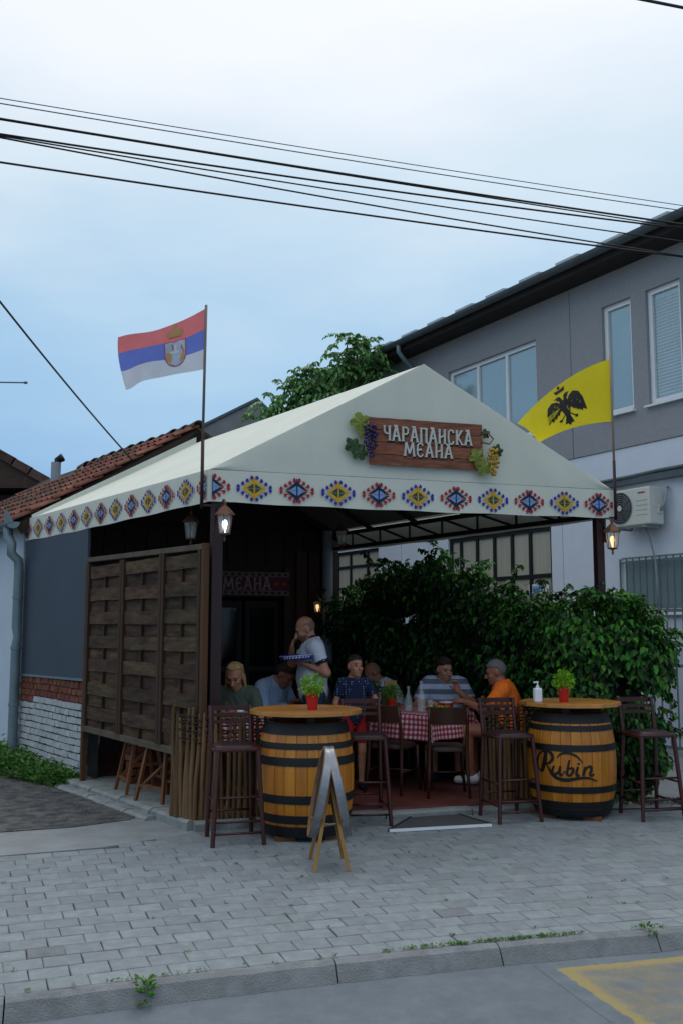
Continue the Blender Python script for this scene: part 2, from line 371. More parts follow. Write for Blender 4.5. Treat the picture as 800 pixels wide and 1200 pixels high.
for i, (x, y, a) in enumerate(cells):
    dz = random.uniform(-.0015, .0015) - .03; me = meshes[5] if random.random() < .035 else random.choice(meshes[:5])
    R = Matrix.Rotation(a + random.uniform(-.012,.012), 3, 'Z') @ Matrix.Rotation(random.uniform(-.008,.008), 3, 'X') @ Matrix.Rotation(random.uniform(-.008,.008), 3, 'Y')
    if i < 300: put(me, 'paver', pav, (x, y, dz), R)
    else:
        rest.add([Vector((x,y,dz)) + R @ v.co for v in me.vertices], [tuple(p.vertices) for p in me.polygons])
o = rest.build('paver_field', K['paver'], pav); o['kind'] = 'stuff'
# concrete apron, yards
b = MB(); b.prism([(p[0],p[1],-.1) for p in APR][::-1], (0,0,.1)); struct(b.build('driveway_apron', K['apron']))
YL = [(-12,8.0),(-4.2,8.15),(-2.87,8.5),(-2.3,8.72),(-1.9,9.05),(-1.75,9.4),(-2.95,10.9),(-3.6,11.9),(-4.6,13.3),(-12,20)]
b = MB(); b.add([(p[0],p[1],.006) for p in YL], [tuple(range(len(YL)))]); struct(b.build('yard', K['yard']))
gm = MB(); rg = random.Random(77)
while len(gm.f) < 5400:
    x, y = rg.uniform(-5,-1.8), rg.uniform(8.2,12.6)
    if not in_poly(x, y, YL) or rg.random() > .35 + .65*abs(math.sin(2.1*x+1.3*y)): continue
    r = rg.uniform(.004,.013); gm.add([(x+r*math.cos(a)*rg.uniform(.7,1.2), y+r*math.sin(a)*rg.uniform(.7,1.2), .005) for a in (0,1.25,2.5,3.77,5.0)] + [(x,y,.006+r*.8)], [(k,(k+1)%5,5) for k in range(5)])
tag(gm.build('gravel', K['gravel']), 'loose gravel scattered over the asphalt yard', 'gravel', kind='stuff')
YR = [(2.2,9.63),(2.9,9.66),(4.2,9.9),(12,11.3),(12,30),(-2,30),(-1,15.5),(2.0,11.5)]
b = MB(); b.add([(p[0],p[1],-.004) for p in YR], [tuple(range(len(YR)))]); struct(b.build('side_yard', K['apron']))
# ================================================================== TERRACE
C1, C2, C3, C4 = V(-1.18,8.71,0), V(2.78,10.03,0), V(-4.09,12.71,0), V(-.15,14.51,0)
e1 = (C2-C1).normalized(); e2 = (C3-C1).normalized(); er = (C4-C2).normalized()
L1, L2, LR = (C2-C1).length, (C3-C1).length, (C4-C2).length
UP = V(0,0,1)
def Q(s, t, z=0):
    p = C1.lerp(C2, s).lerp(C3.lerp(C4, s), t); return V(p.x, p.y, z)
terr = MB(); tp = [(-1.02,8.72),(2.98,10.06),(1.0,15.1),(-4.5,13.3),(-2.72,11.0)]
terr.prism([(p[0],p[1],-.1) for p in tp], (0,0,.1+TZ)); terr = struct(terr.build('terrace', K['floor']))
def stone(a, b, w, z0, z1, nrm, name='kerb_stone', parent=terr, mat='rough_conc', seed=0):
    rn = random.Random(seed); a = V(*a, 0); b = V(*b, 0); nrm = Vector(nrm); m = MB(); L = 6; sec = []
    for k in range(L+1):
        p = a.lerp(b, k/L); j = lambda: rn.uniform(-.012,.012)
        sec += [p + V(0,0,z0), p + nrm*(-.01+j()) + V(0,0,z1-.02), p + nrm*.025 + V(0,0,z1+j()*.3), p + nrm*w + V(0,0,z1), p + nrm*w + V(0,0,z0)]
    m.add(sec, [(k*5+j, k*5+j+1, k*5+j+6, k*5+j+5) for k in range(L) for j in range(4)] + [tuple(range(5))[::-1], tuple(L*5+j for j in range(5))])
    m.f = [f[::-1] for f in m.f]
    return m.build(name, K[mat], parent)
le = (V(-3.0,10.93,0) - V(-1.3,8.56,0)); ln = V(.81,.585,0)
for k in range(4):
    t0, t1 = k/4+.004, (k+1)/4-.004; a = V(-1.3,8.56,0)+le*t0; bb = V(-1.3,8.56,0)+le*t1
    stone((a.x,a.y), (bb.x,bb.y), .26, -.05, TZ+.004, ln, seed=k)
for k in range(5):                      # lower broken step outside the left edge
    t0, t1 = .2+k*.16+.004, .2+(k+1)*.16-.004; a = V(-1.40,8.52,0)+le*t0; bb = V(-1.40,8.52,0)+le*t1
    stone((a.x,a.y), (bb.x,bb.y), .13, -.05, .035+.006*math.sin(k*3), ln, name='step_stone', seed=20+k)
fn_ = V(-.316,.949,0); fa = V(-1.24,8.53,0)
for k in range(5):
    a = fa + e1*(k*.86+.006); bb = fa + e1*((k+1)*.86-.006); hh = TZ - .012*k
    stone((bb.x,bb.y), (a.x,a.y), .22, -.05, max(.03,hh)+.002, fn_, seed=40+k)
# floor strip of pale concrete under the screen
b = MB(); q = [V(-1.12,8.72,0), V(-2.8,11.0,0), V(-2.45,11.15,0), V(-.85,8.95,0)]
b.prism([(p.x,p.y,TZ) for p in q][::-1], (0,0,.005)); b.build('concrete_edge', K['rough_conc'], terr)
# ================================================================== CANOPY
VZ0, VZ1, RZ = 2.83, 3.12, 4.27
can = thing('canopy', 'cream canvas gable canopy with diamond border over the terrace', 'canopy', (0,0,0))
ns = V(-e2.y, e2.x, 0); ns = V(-.809,-.588,0); nf = V(.316,-.949,0)     # outward normals of side and front
def slope(s0):
    def fn(u, v):     # u along depth, v from eave to ridge
        t = u; s = s0 + (.5-s0)*v; p = Q(s, t); z = VZ1 + (RZ-VZ1)*v - .035*math.sin(math.pi*v)*abs(math.sin(math.pi*2*u)) ; return (p.x, p.y, z)
    return fn
m = MB(); m.grid(slope(0), 24, 14); m.build('roof_sheet', K['fabric'], can, smooth=True)
m = MB(); m.grid(slope(1), 24, 14); m.build('roof_sheet', K['fabric'], can, smooth=True)
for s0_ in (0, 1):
    f0 = slope(s0_); m = MB(); m.grid(lambda u, v: tuple(Vector(f0(.01+.98*u, .03+.96*v)) - V(0,0,.02)), 24, 10); m.build('shade_sheet', K['shade_sheet'], can, smooth=True)  # added grey sheet under each slope, darkens the underside like deeper shade
def gable(u, v):
    s = u; top = VZ1 + (RZ-VZ1)*(1-abs(2*s-1)); z = VZ1 + (top-VZ1)*v + .004; p = Q(s, 0) + nf*(.012 + .010*math.sin(7*u+1)*math.sin(math.pi*v) + .004*math.sin(23*u+5*v)); return (p.x, p.y, z)
m = MB(); m.grid(gable, 40, 12); m.build('gable_sheet', K['fabric'], can, smooth=True)
def backg(u, v):
    s = .5*u; top = VZ1 + (RZ-VZ1)*(1-abs(2*s-1)); z = top - .03 + (.03+.085*(.5+.5*u))*v; p = Q(s, .965); return (p.x, p.y, z)
m = MB(); m.grid(backg, 10, 2); m.build('rear_flashing', K['fabric'], can)
def corner(P, d1, n1, d2, n2, o=.018):
    a1 = P + n1*o; a2 = P + n2*o; det = d1.x*(-d2.y) + d2.x*d1.y; r = a2-a1; t = (r.x*(-d2.y) + d2.x*r.y)/det; return a1 + d1*t
def val(A, B, nrm, sag=.0):
    def fn(u, v):
        p = A.lerp(B, u) + nrm*(.006*math.sin(9*u+2)*(1-v)*min(1,12*u,12*(1-u))); z = VZ0 + (VZ1-VZ0)*v + (1-v)*(-.012*math.sin(math.pi*u) + .004*math.sin(31*u)); return (p.x, p.y, z)
    return fn
nr = V(.837,.547,0); K1 = corner(C1, e1, nf, e2, ns); K2 = corner(C2, e1, nf, er, nr); K3 = C3 + ns*.018; K4 = C4 + nr*.018
vf = MB(); vf.grid(val(K1, K2, nf), 48, 4); vf = vf.build('valance', K['fabric'], can, smooth=True)
vl = MB(); vl.grid(val(K3, K1, ns), 48, 4); vl = vl.build('valance', K['fabric'], can, smooth=True)
vr = MB(); vr.grid(val(K2, K4, nr), 40, 3); vr = vr.build('valance', K['fabric'], can, smooth=True)
# printed folk diamonds
MOT = {'y': [M('print_yellow','#c79a22',.75,.08), M('print_green','#24483a',.75,.1), M('print_blue','#2b2e93',.75,.1)],
       'r': [M('print_navy','#151c38',.75,.1), M('print_sky','#6f95cf',.75,.08), M('print_red','#a31f33',.75,.1)]}
def motif(kind, clip=None):
    m = MB(); S = .150; H_ = .112
    def cl(p):
        x = p[0]
        if clip == 'L': x = min(0, x)
        if clip == 'R': x = max(0, x)
        return (x, p[1])
    fn = lambda x, y, o_: (x, -o_, y)
    P = lambda pts, o_, mi: m.poly([cl(p) for p in pts], fn, o_, mi)
    for sx in (1, -1):
        for sy in (1, -1):
            c = lambda x, y: (x*sx, y*sy)
            a, b_ = (.112, .082), (.074, .052)
            P([c(a[0],.003), c(.0,a[1]), c(.0,b_[1]), c(b_[0],.003)], .0065, 0)
            P([c(.003,0.004), c(.066,0.004), c(.003,.047)], .0075, 1)
            if kind == 'r': P([c(.066,.004), c(.095,.004), c(.066,.02)], .0078, 2)
            for k in range(4):
                t = (k+.12)/3.6; x, y = S*(1-t)+.006, H_*t+.006 ; x = S*(1-t); y = .012+ (H_-.012)*t
                xi, yi = a[0]*(1-t)+.004, .01+(a[1]-.01)*t
                P([c(xi-.009,yi), c(xi+.009,yi), c(x+.004,y), c(x-.010,y)], .0062, 0)
                P([c(x-.015,y-.010), c(x+.013,y-.018), c(x+.021,y-.002), c(x+.010,y+.021), c(x-.004,y+.017)], .0085, 2)
        P([(sx*.001,-H_), (sx*.007,-H_), (sx*.007,H_), (sx*.001,H_)], .0088, 0)
    return m.mesh('motif', MOT[kind])
MM = {(k, c): motif(k, c) for k in 'yr' for c in (None, 'L', 'R')}
def vmat(A, B): 
    d = (B-A).normalized(); n_ = V(d.y, -d.x, 0)
    return Matrix((( d.x, -n_.x, 0), (d.y, -n_.y, 0), (0, 0, 1)))
Rf, Rs = vmat(C1, C2), vmat(C3, C1)
for i in range(10):
    p = C1 + e1*(.405 + i*.3995) + nf*.024; put(MM[('yr'[i % 2], None)], 'motif', vf, (p.x, p.y, VZ0+.135 - .01*math.sin(math.pi*(i+1)/11)), Rf)
for i in range(12):
    p = C1 + e2*(.41 + i*.402) + ns*.024; put(MM[('yr'[i % 2], None)], 'motif', vl, (p.x, p.y, VZ0+.135 - .01*math.sin(math.pi*(i+1)/13)), Rs)
p = C1 + nf*.024 + e1*.018; put(MM[('r','R')], 'motif', vf, (p.x,p.y,VZ0+.135), Rf)
p = C1 + ns*.024 + e2*.018; put(MM[('r','L')], 'motif', vl, (p.x,p.y,VZ0+.135), Rs)
# steel frame
def post(p, w=.1, z0=TZ, z1=VZ1-.02):
    m = MB(); m.box((p.x,p.y,(z0+z1)/2), (w,w,z1-z0), rz=math.atan2(e1.y,e1.x)); m.box((p.x,p.y,z0+.006),(w+.08,w+.08,.012), rz=math.atan2(e1.y,e1.x)); return m.build('post', K['steel'], can, bevel=.006)
PL = C1 + e1*.10 + e2*.06; PR = C2 - e1*.10 + er*.08
post(PL); post(PR, .085); post(C3 + e1*.12 - e2*.12); 
m = MB(); m.lathe([(.075,TZ),(.075,VZ1)], 14, (C4.x-.05,C4.y-.2,0)); m.build('rear_column', K['hose'], can, auto=40)
def beam(a, b_, w=.05, h=.05, name='beam'):
    m = MB(); m.bar(a, b_, w, h); return m.build(name, K['black'], can)
zt = VZ1-.05
for A, B in (((.01,.01),(.99,.01)), ((.01,.01),(.01,.99)), ((.99,.01),(.99,.99)), ((.01,.985),(.99,.985))):
    beam(Q(*A, zt), Q(*B, zt))
for s in (.985,):                        # right side truss: lower chord and web
    beam(Q(s,.01,VZ0+.03), Q(s,.99,VZ0+.03), .04, .05, 'truss_chord')
    for k in range(8):
        beam(Q(s,(k)/8+.01,VZ0+.04), Q(s,(k+1)/8,zt), .025, .025, 'truss_web')
        beam(Q(s,(k+1)/8,VZ0+.04), Q(s,(k+1)/8,zt), .025, .03, 'truss_web')
for k in range(6):
    t = .03 + k*.188
    for s0 in (0, 1):
        beam(Q(abs(s0-.015), t, VZ1-.06), Q(.5, t, RZ-.08), .05, .05, 'rafter')
    beam(Q(.2, t, VZ1+.40), Q(.8, t, VZ1+.40), .04, .04, 'tie_beam') if k % 2 else None
for v in (.35, .68):
    for s0 in (0, 1):
        s = s0 + (.5-s0)*v; beam(Q(s,.02,VZ1+(RZ-VZ1)*v-.10), Q(s,.98,VZ1+(RZ-VZ1)*v-.10), .035, .04, 'purlin')
beam(Q(.5,.01,RZ-.06), Q(.5,.99,RZ-.06), .05, .05, 'ridge_beam')
# ================================================================== TILED HOUSE BEHIND
hb = e2; ga = (C4-C3).normalized(); HC = C3 + hb*.09
def HP(a, b, z): p = HC + ga*a + hb*b; return V(p.x, p.y, z)
house = thing('tiled_house', 'old white house with red clay tile roof behind the canopy', 'house', (HC.x, HC.y, 0))
OF = V(HC.x, HC.y, 0)
m = MB(OF); m.prism([HP(0,-.0,-.1), HP(.15,.0,-.1), HP(.15,8,-.1), HP(0,8,-.1)], (0,0,3.18)); m.build('side_wall', K['whitewall'], house)
def wall_seg(a0, a1, z0, z1, mat='darkwood', name='wall', b0=0, b1=.15):
    m = MB(OF); m.prism([HP(a0,b0,z0), HP(a1,b0,z0), HP(a1,b1,z0), HP(a0,b1,z0)], (0,0,z1-z0)); return m.build(name, K[mat], house)
wall_seg(.151, 1.9, -.1, 3.1); wall_seg(3.72, 4.5, -.1, 3.1); wall_seg(1.9, 3.72, 2.15, 3.1)
m = MB(OF); m.prism([HP(.0,.002,3.1), HP(4.5,.002,3.1), HP(2.2,.002,4.42)], hb*.14); m.build('gable_wall', K['darkwood'], house)
for k in range(15):                        # vertical cladding boards
    a = .16 + k*.29
    if 1.85 < a < 3.6: z0 = 2.6
    else: z0 = TZ
    m = MB(OF); m.prism([HP(a,-.022,z0), HP(a+.27,-.022,z0), HP(a+.27,-.001,z0), HP(a,-.001,z0)], (0,0,3.09-z0)); m.build('plank', K['darkwood'], house)
# doorway: dim room behind with glazed inner doors
m = MB(OF)
for (a0,b0),(a1,b1) in (((1.5,2.6),(4.2,2.6)), ((1.5,.16),(1.5,2.6)), ((4.2,2.6),(4.2,.16))):
    m.prism([HP(a0,b0,0), HP(a1,b1,0), HP(a1+.05,b1+.05,0), HP(a0+.05,b0+.05,0)], (0,0,2.8))
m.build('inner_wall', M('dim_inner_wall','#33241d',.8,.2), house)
m = MB(OF); m.prism([HP(1.5,.16,2.6), HP(4.2,.16,2.6), HP(4.2,2.7,2.6), HP(1.5,2.7,2.6)], (0,0,.05)); m.build('inner_ceiling', K['darkwood'], house)
m = MB(OF); m.prism([HP(1.5,.0,.02), HP(4.2,.0,.02), HP(4.2,2.7,.02), HP(1.5,2.7,.02)], (0,0,.055)); m.build('inner_floor', K['floor'], house)
for a in (1.9, 3.62):
    m = MB(OF); m.prism([HP(a,-.06,TZ), HP(a+.1,-.06,TZ), HP(a+.1,.1,TZ), HP(a,.1,TZ)], (0,0,2.5)); m.build('door_frame', M('reddish_door_timber','#3c1d14',.5,.3,6,stretch=(1,1,.1)), house)
for a in (3.80, 4.0, 4.2):
    m = MB(OF); m.prism([HP(a,-.07,TZ), HP(a+.16,-.07,TZ), HP(a+.16,-.023,TZ), HP(a,-.023,TZ)], (0,0,2.75)); m.build('pilaster', M('redbrown_timber','#3f2015',.55,.3,6,stretch=(1,1,.1)), house)
for k, a in enumerate((2.0, 2.56, 3.12)):
    dr = MB(OF); 
    for (x0,x1,z0,z1) in ((0,.07,.09,2.1),(.44,.51,.09,2.1),(.07,.44,2.0,2.1),(.07,.44,.09,.35),(.07,.44,1.1,1.17)):
        dr.prism([HP(a+x0,.12,z0), HP(a+x1,.12,z0), HP(a+x1,.16,z0), HP(a+x0,.16,z0)], (0,0,z1-z0))
    dr = dr.build('door', K['darkwood'], house)
    gp = MB(OF); gp.prism([HP(a+.07,.135,.35), HP(a+.44,.135,.35), HP(a+.44,.14,.35), HP(a+.07,.14,.35)], (0,0,1.65)); gp.build('pane', glass('dark_door_glass','#20282a',.08,.35), dr)
# roof
EA, EZ, RA, RZh, VB = -.18, 3.06, 2.2, 4.50, -.22
sl = V(RA-EA, 0, RZh-EZ); SL = sl.length
def RS(b, d, off=0):   # left slope: distance d up from the eave
    k = d/SL; p = HP(EA + (RA-EA)*k, b, EZ + (RZh-EZ)*k); nn = (-ga*(RZh-EZ) + UP*(RA-EA)).normalized(); return p + nn*off
roof = MB(OF); roof.hexa([RS(VB,0,-.07), RS(9,0,-.07), RS(9,SL,-.07), RS(VB,SL,-.07), RS(VB,0,-.005), RS(9,0,-.005), RS(9,SL,-.005), RS(VB,SL,-.005)])
def RR(b, d, off=0):
    k = d/SL; p = HP(2*RA-EA - (RA-EA)*k, b, EZ + (RZh-EZ)*k); nn = (ga*(RZh-EZ) + UP*(RA-EA)).normalized(); return p + nn*off
roof.hexa([RR(9,0,-.07), RR(VB,0,-.07), RR(VB,SL,-.07), RR(9,SL,-.07), RR(9,0,.02), RR(VB,0,.02), RR(VB,SL,.02), RR(9,SL,.02)], 1)
roof = roof.build('roof', [M('old_roof_boards','#241a15',.9,.3), K['oldtile']], house)
TW, TL, EX = .215, .40, .31
def tile_mesh(mat):
    m = MB(); prof = [(-.5,.012),(-.36,.004),(-.2,.0),(-.05,.006),(.08,.03),(.22,.047),(.36,.044),(.5,.016)]
    vs = []
    for y in (0, TL):
        for w, h in prof: vs.append((w*TW, y, h + (.034 if y == 0 else .0)))
        for w, h in prof: vs.append((w*TW, y, h - .016 + (.034 if y == 0 else 0)))
    n = len(prof); fs = []
    for i in range(n-1):
        fs += [(i, i+1, 2*n+i+1, 2*n+i), (n+i+1, n+i, 3*n+i, 3*n+i+1), (i+1, i, n+i, n+i+1)]
    fs += [(0, 2*n, 3*n, n), (n-1, 2*n-1, 4*n-1, 3*n-1)]
    m.add(vs, fs); return m.mesh('roof_tile', mat)
tms = [tile_mesh(K['tile'])]; tmo = tile_mesh(K['oldtile'])
nnL = (-ga*(RZh-EZ) + UP*(RA-EA)).normalized(); upL = (ga*(RA-EA) + UP*(RZh-EZ)).normalized()
rn = random.Random(3)
for c in range(25):
    for r in range(9):
        if c > 14 and r > 6: continue
        p = RS(VB + .05 + c*TW*.97 + rn.uniform(-.008,.008), r*EX - .06 + rn.uniform(-.015,.015), .004) - OF
        R = Matrix((hb, upL, nnL)).transposed() @ Matrix.Rotation(rn.uniform(-.03,.03), 3, 'Z') @ Matrix.Rotation(rn.uniform(-.02,.02), 3, 'Y') @ Matrix.Diagonal((-1,1,1))
        put(tmo if rn.random() < .12 + .35*(c > 5) else tms[0], 'roof_tile', roof, p, R)
m0 = MB(); vs = []; nn_ = 8
for y, rr in ((0,.10),(.42,.085)):
    for k in range(nn_+1):
        a = math.pi*k/nn_; vs.append((math.cos(a)*rr, y, math.sin(a)*rr))
    for k in range(nn_+1):
        a = math.pi*k/nn_; vs.append((math.cos(a)*(rr-.016), y, math.sin(a)*(rr-.016)))
q = nn_+1; fs = []
for k in range(nn_): fs += [(k,k+1,2*q+k+1,2*q+k), (q+k+1,q+k,3*q+k,3*q+k+1), (k+1,k,q+k,q+k+1)]
m0.add(vs, fs); rme = m0.mesh('ridge_tile', K['oldtile'])
for k in range(12):
    p = HP(RA, VB-.06 + k*.37, RZh-.01+rn.uniform(-.01,.01)) - OF; R = Matrix((ga, hb, UP)).transposed() @ Matrix.Rotation(rn.uniform(-.04,.04),3,'Z'); put(rme, 'ridge_tile', roof, p, R)
for A, B in ((RS(VB-.012,-.02,-.10), RS(VB-.012,SL,-.10)), (RR(VB-.012,-.02,-.10), RR(VB-.012,SL,-.10))):
    m = MB(OF); m.bar(A, B, .03, .14); m.build('verge_board', M('weathered_verge','#2b2019',.85,.3), roof)
m = MB(OF); m.bar(RS(VB+.14,.1,-.12), RS(VB+.14,SL,-.12), .1, .08); m.build('purlin_end', K['darkwood'], roof)
# gutter and downpipe
gu = MB(OF); n8 = 10; gvs = []; gf = []
gb = [VB-.06 + 8.4*i/12 for i in range(13)]
for b_ in gb:
    for rr in (.085, .078):
        for k in range(n8+1):
            a = math.pi + math.pi*k/n8; p = HP(EA-.05+rr*math.cos(a), b_, 3.06+rr*math.sin(a)); gvs.append(p)
w_ = 2*(n8+1)
for i in range(len(gb)-1):
    for k in range(n8):
        gf += [(i*w_+k, (i+1)*w_+k, (i+1)*w_+k+1, i*w_+k+1), (i*w_+n8+1+k+1, (i+1)*w_+n8+1+k+1, (i+1)*w_+n8+1+k, i*w_+n8+1+k)]
gu.add(gvs, gf); gu.add([HP(EA-.05+.085*math.cos(math.pi+math.pi*k/n8), VB-.06, 3.06+.085*math.sin(math.pi+math.pi*k/n8)) for k in range(n8+1)], [tuple(range(n8+1))])
gu.prism([HP(EA-.16,VB-.07,3.03), HP(EA-.05,VB-.07,3.06), HP(EA-.13,VB-.07,3.20), HP(EA-.16,VB-.07,3.20)], hb*.012)
gu = gu.build('gutter', K['pipe'], house, auto=40)
dp = MB(OF); x0, b0 = -.10, -.16
dp.tube([HP(EA-.05,b0+.08,3.0), HP(EA-.05,b0+.06,2.88), HP(EA-.02,b0,2.78), HP(-.2,b0,2.66), HP(x0-.01,b0,2.57), HP(x0,b0,2.45), HP(x0,b0,1.72), HP(x0+.01,b0-.02,1.6), HP(x0,b0,1.48), HP(x0,b0,.05)], [.062]*7+[.055,.062,.062], 12)
dp = dp.build('downpipe', K['pipe'], house, auto=50)
for z in (2.1, 1.46, .75): m = MB(OF); q = HP(x0,b0,z); m.lathe([(.062,-.02),(.069,-.018),(.069,.018),(.062,.02)], 14, q, cap=False); m.build('collar', K['pipe'], dp, auto=40)
# ================================================================== BRICK SIDE WALL WITH SLATE BLUE BOARD
def SP(d, z, out=0): p = C1 + e2*d + ns*out; return V(p.x, p.y, z)
D0, D1 = 2.62, 4.93
bw = thing('brick_side_wall', 'low brick wall painted white below a slate blue board', 'wall', SP(D0,0))
OB = SP(D0,0)
m = MB(OB); m.prism([SP(D0+.04,0,-.002), SP(D1,0,-.002), SP(D1,0,-.12), SP(D0+.04,0,-.12)], (0,0,1.14)); m.build('wall_core', K['mortar'], bw)
rn = random.Random(11); bl, bh, jt = .126, .063, .015
bm_ = {}
for kind in ('wbrick', 'rbrick'):
    bm_[kind] = []
    for (ln_, nm) in ((bl, 'brick'), (bl*.5, 'brick')):
        for v_ in range(3):
            x, y, z = ln_/2, .035, bh/2; j = lambda: rn.uniform(-.005, .005)
            mm = MB(); mm.hexa([(sx*x+j(), sy*y+ (j() if sy < 0 else 0), sz*z+j()) for sx, sy, sz in ((-1,-1,-1),(1,-1,-1),(1,1,-1),(-1,1,-1),(-1,-1,1),(1,-1,1),(1,1,1),(-1,1,1))])
            bm_[kind].append(mm.mesh('brick', K[kind]))
Rb = Matrix((-e2, -ns, UP)).transposed()      # local x along wall, -y outward
for r in range(14):
    z = .03 + r*(bh+jt) + bh/2
    if z > 1.13: break
    d = D0 + .19 + (0 if r % 2 else -bl/2); 
    while d < D1 - .06:
        c = d + bl/2; ln_ = 0
        if c < D0+.20: c = d + bl*.75; ln_ = 1
        red = z > .86 + .10*(1-(c-D0)/(D1-D0)) - .04
        me = rn.choice(bm_['rbrick' if red else 'wbrick'][3*ln_:3*ln_+3])
        p = SP(c, z + rn.uniform(-.002,.002) + .004*math.sin(c*3+r*.2), -.025 + rn.uniform(-.003,.003)) - OB
        put(me, 'brick', bw, p, Rb @ Matrix.Rotation(rn.uniform(-.02,.02),3,'Y') @ Matrix.Rotation(rn.uniform(-.02,.02),3,'Z')); d += bl + jt
m = MB(OB); m.prism([SP(D0+.18,1.15,.012), SP(D1+.0,1.13,.012), SP(D1+.0,1.13,-.018), SP(D0+.18,1.15,-.018)], (0,0,1.84)); m.build('blue_board', K['panel'], bw)
m = MB(OB); m.bar(SP(D0+.18,1.14,.018), SP(D1,1.12,.018), .02, .025); m.build('board_trim', K['pipe'], bw)
pl = MB(OB); L_ = 9; sec = []
for k in range(L_+1):
    z = .05 + (2.02-.05)*k/L_; j = lambda: rn.uniform(-.018,.018)
    sec += [SP(D0+.05+j(),z,.02+j()), SP(D0+.17,z,.024), SP(D0+.17,z,-.12), SP(D0+.05+j(),z,-.12+j())]
pl.add(sec, [(k*4+j, k*4+(j+1)%4, k*4+4+(j+1)%4, k*4+4+j) for k in range(L_) for j in range(4)] + [(3,2,1,0), tuple(L_*4+j for j in range(4))])
pl.build('rough_pier', M('flaking_whitewash','#4d4038',.95,.3,9,1,40,col2='#8b8c8b',thr=(.44,.62)), bw)
# brick pier under the screen
pr = thing('brick_pier', 'short red brick pier behind the wooden screen foot', 'pier', SP(2.15,TZ,-.28))
for r in range(9):
    mm = bm_['rbrick'][r % 3]; put(mm, 'brick', pr, (rn.uniform(-.006,.006), 0, .04 + r*.078), Rb); put(bm_['rbrick'][(r+1) % 3], 'brick', pr, (e2.x*-.0+(-ns*.075).x, (-ns*.075).y, .04 + r*.078), Rb)
# ================================================================== WOODEN SCREEN
sc_ = thing('privacy_screen', 'weathered brown woven board privacy screen closing the terrace side', 'screen', SP(0,TZ))
OS = SP(0,TZ); so_ = .06
zb, zt_ = .60, 2.40
cols = [(-.03,.755), (.755,1.67), (1.67,2.59)]
rn = random.Random(5)
for (d0, d1) in cols:
    nb = 14; hb_ = (zt_-zb-.06)/nb
    m = MB(OS); dm = (d0+d1)/2; m.bar(SP(dm,zb+.03,so_), SP(dm,zt_-.03,so_), .02, .035, up=ns); m.build('batten', K['screenframe'], sc_)
    for k in range(nb):
        z = zb + .03 + hb_*(k+.5) + rn.uniform(-.004,.004); out = .020 if k % 2 else -.020; hh = hb_*1.03
        m = MB(OS); L_ = 6; sec = []
        for q in range(L_+1):
            d = d0+.035 + (d1-d0-.07)*q/L_; o_ = so_ + out*(.35+.65*math.sin(math.pi*q/L_)); zz = z + .003*math.sin(q+k)
            sec += [SP(d,zz-hh/2,o_-.006), SP(d,zz-hh/2,o_+.006), SP(d,zz+hh/2,o_+.006), SP(d,zz+hh/2,o_-.006)]
        m.add(sec, [(q*4+j, q*4+(j+1)%4, q*4+4+(j+1)%4, q*4+4+j) for q in range(L_) for j in range(4)] + [(3,2,1,0), tuple(L_*4+j for j in range(4))])
        m.f = [f[::-1] for f in m.f]; m.build('slat', K['screen'], sc_)
    for d in (d0+.03, d1-.03):
        m = MB(OS); m.bar(SP(d,zb,so_), SP(d,zt_,so_), .05, .07, up=ns); m.build('stile', K['screenframe'], sc_, bevel=.004)
m = MB(OS); m.bar(SP(-.05,zt_+.02,so_), SP(2.62,zt_+.05,so_), .07, .05); m.build('top_rail', K['railwood'], sc_, bevel=.004)
m = MB(OS); m.bar(SP(-.05,zb-.0,so_), SP(2.62,zb+.04,so_), .07, .06); m.build('bottom_rail', K['railwood'], sc_, bevel=.004)
for d, z1 in ((2.63, zt_), (-.055, zt_+.05)):
    m = MB(OS); m.bar(SP(d,TZ,so_), SP(d,z1,so_), .055, .055, up=ns); m.build('corner_post', M('orange_brown_timber','#4a2f16',.7,.35,5,.3,40,stretch=(1,1,.15)), sc_, bevel=.005)
# wattle hurdles
def wattle(name, label, pts, z0, h, seed, group):
    rn = random.Random(seed); P = [V(*p, 0) for p in pts]; segs = [(P[i+1]-P[i]).length for i in range(len(P)-1)]; tot = sum(segs)
    def at(d):
        for i, s_ in enumerate(segs):
            if d <= s_ or i == len(segs)-1: return P[i].lerp(P[i+1], d/s_), (P[i+1]-P[i]).normalized()
            d -= s_
    root = thing(name, label, 'fence', (P[0].x, P[0].y, z0), group=group); O = V(P[0].x, P[0].y, z0); d = .02; k = 0; ds = []
    while d < tot:
        p, t = at(d); n_ = V(t.y,-t.x,0); w = rn.uniform(.018,.026); hh = h*rn.uniform(.86,1.06); m = MB(O); j = lambda a: rn.uniform(-a,a)
        lean = V(j(.03), j(.02), 0)
        m.tube([V(p.x,p.y,z0)+V(j(.006),j(.006),0), V(p.x,p.y,z0+hh*.35)+lean*.3+V(j(.008),j(.008),0), V(p.x,p.y,z0+hh*.7)+lean*.7+V(j(.008),j(.008),0), V(p.x,p.y,z0+hh)+lean], [w*1.1,w,w*.95,w*.6], 7)
        m.build('stick', K['stick'], root, auto=60); ds.append(d); d += rn.uniform(.040,.058); k += 1
    for q in range(8):
        z = z0 + h*(.70 + .034*q) + rn.uniform(-.006,.006); m = MB(O); pts_ = []
        for i in range(len(ds)*2):
            d = tot*i/(len(ds)*2-1); p, t = at(d); n_ = V(t.y,-t.x,0); pts_.append(V(p.x,p.y,z) + n_*(.027*math.cos(math.pi*(i/2+q))) + V(0,0,rn.uniform(-.006,.006)))
        m.tube(pts_, [rn.uniform(.006,.010) for _ in pts_], 6); m.build('withy', K['withy'], root, smooth=True)
    m = MB(O); m.tube([V(P[0].x,P[0].y,z0+.012)] + [V(p.x,p.y,z0+.012) for p in P[1:]], .012, 6); m.build('ground_rod', K['withy'], root)
    return root
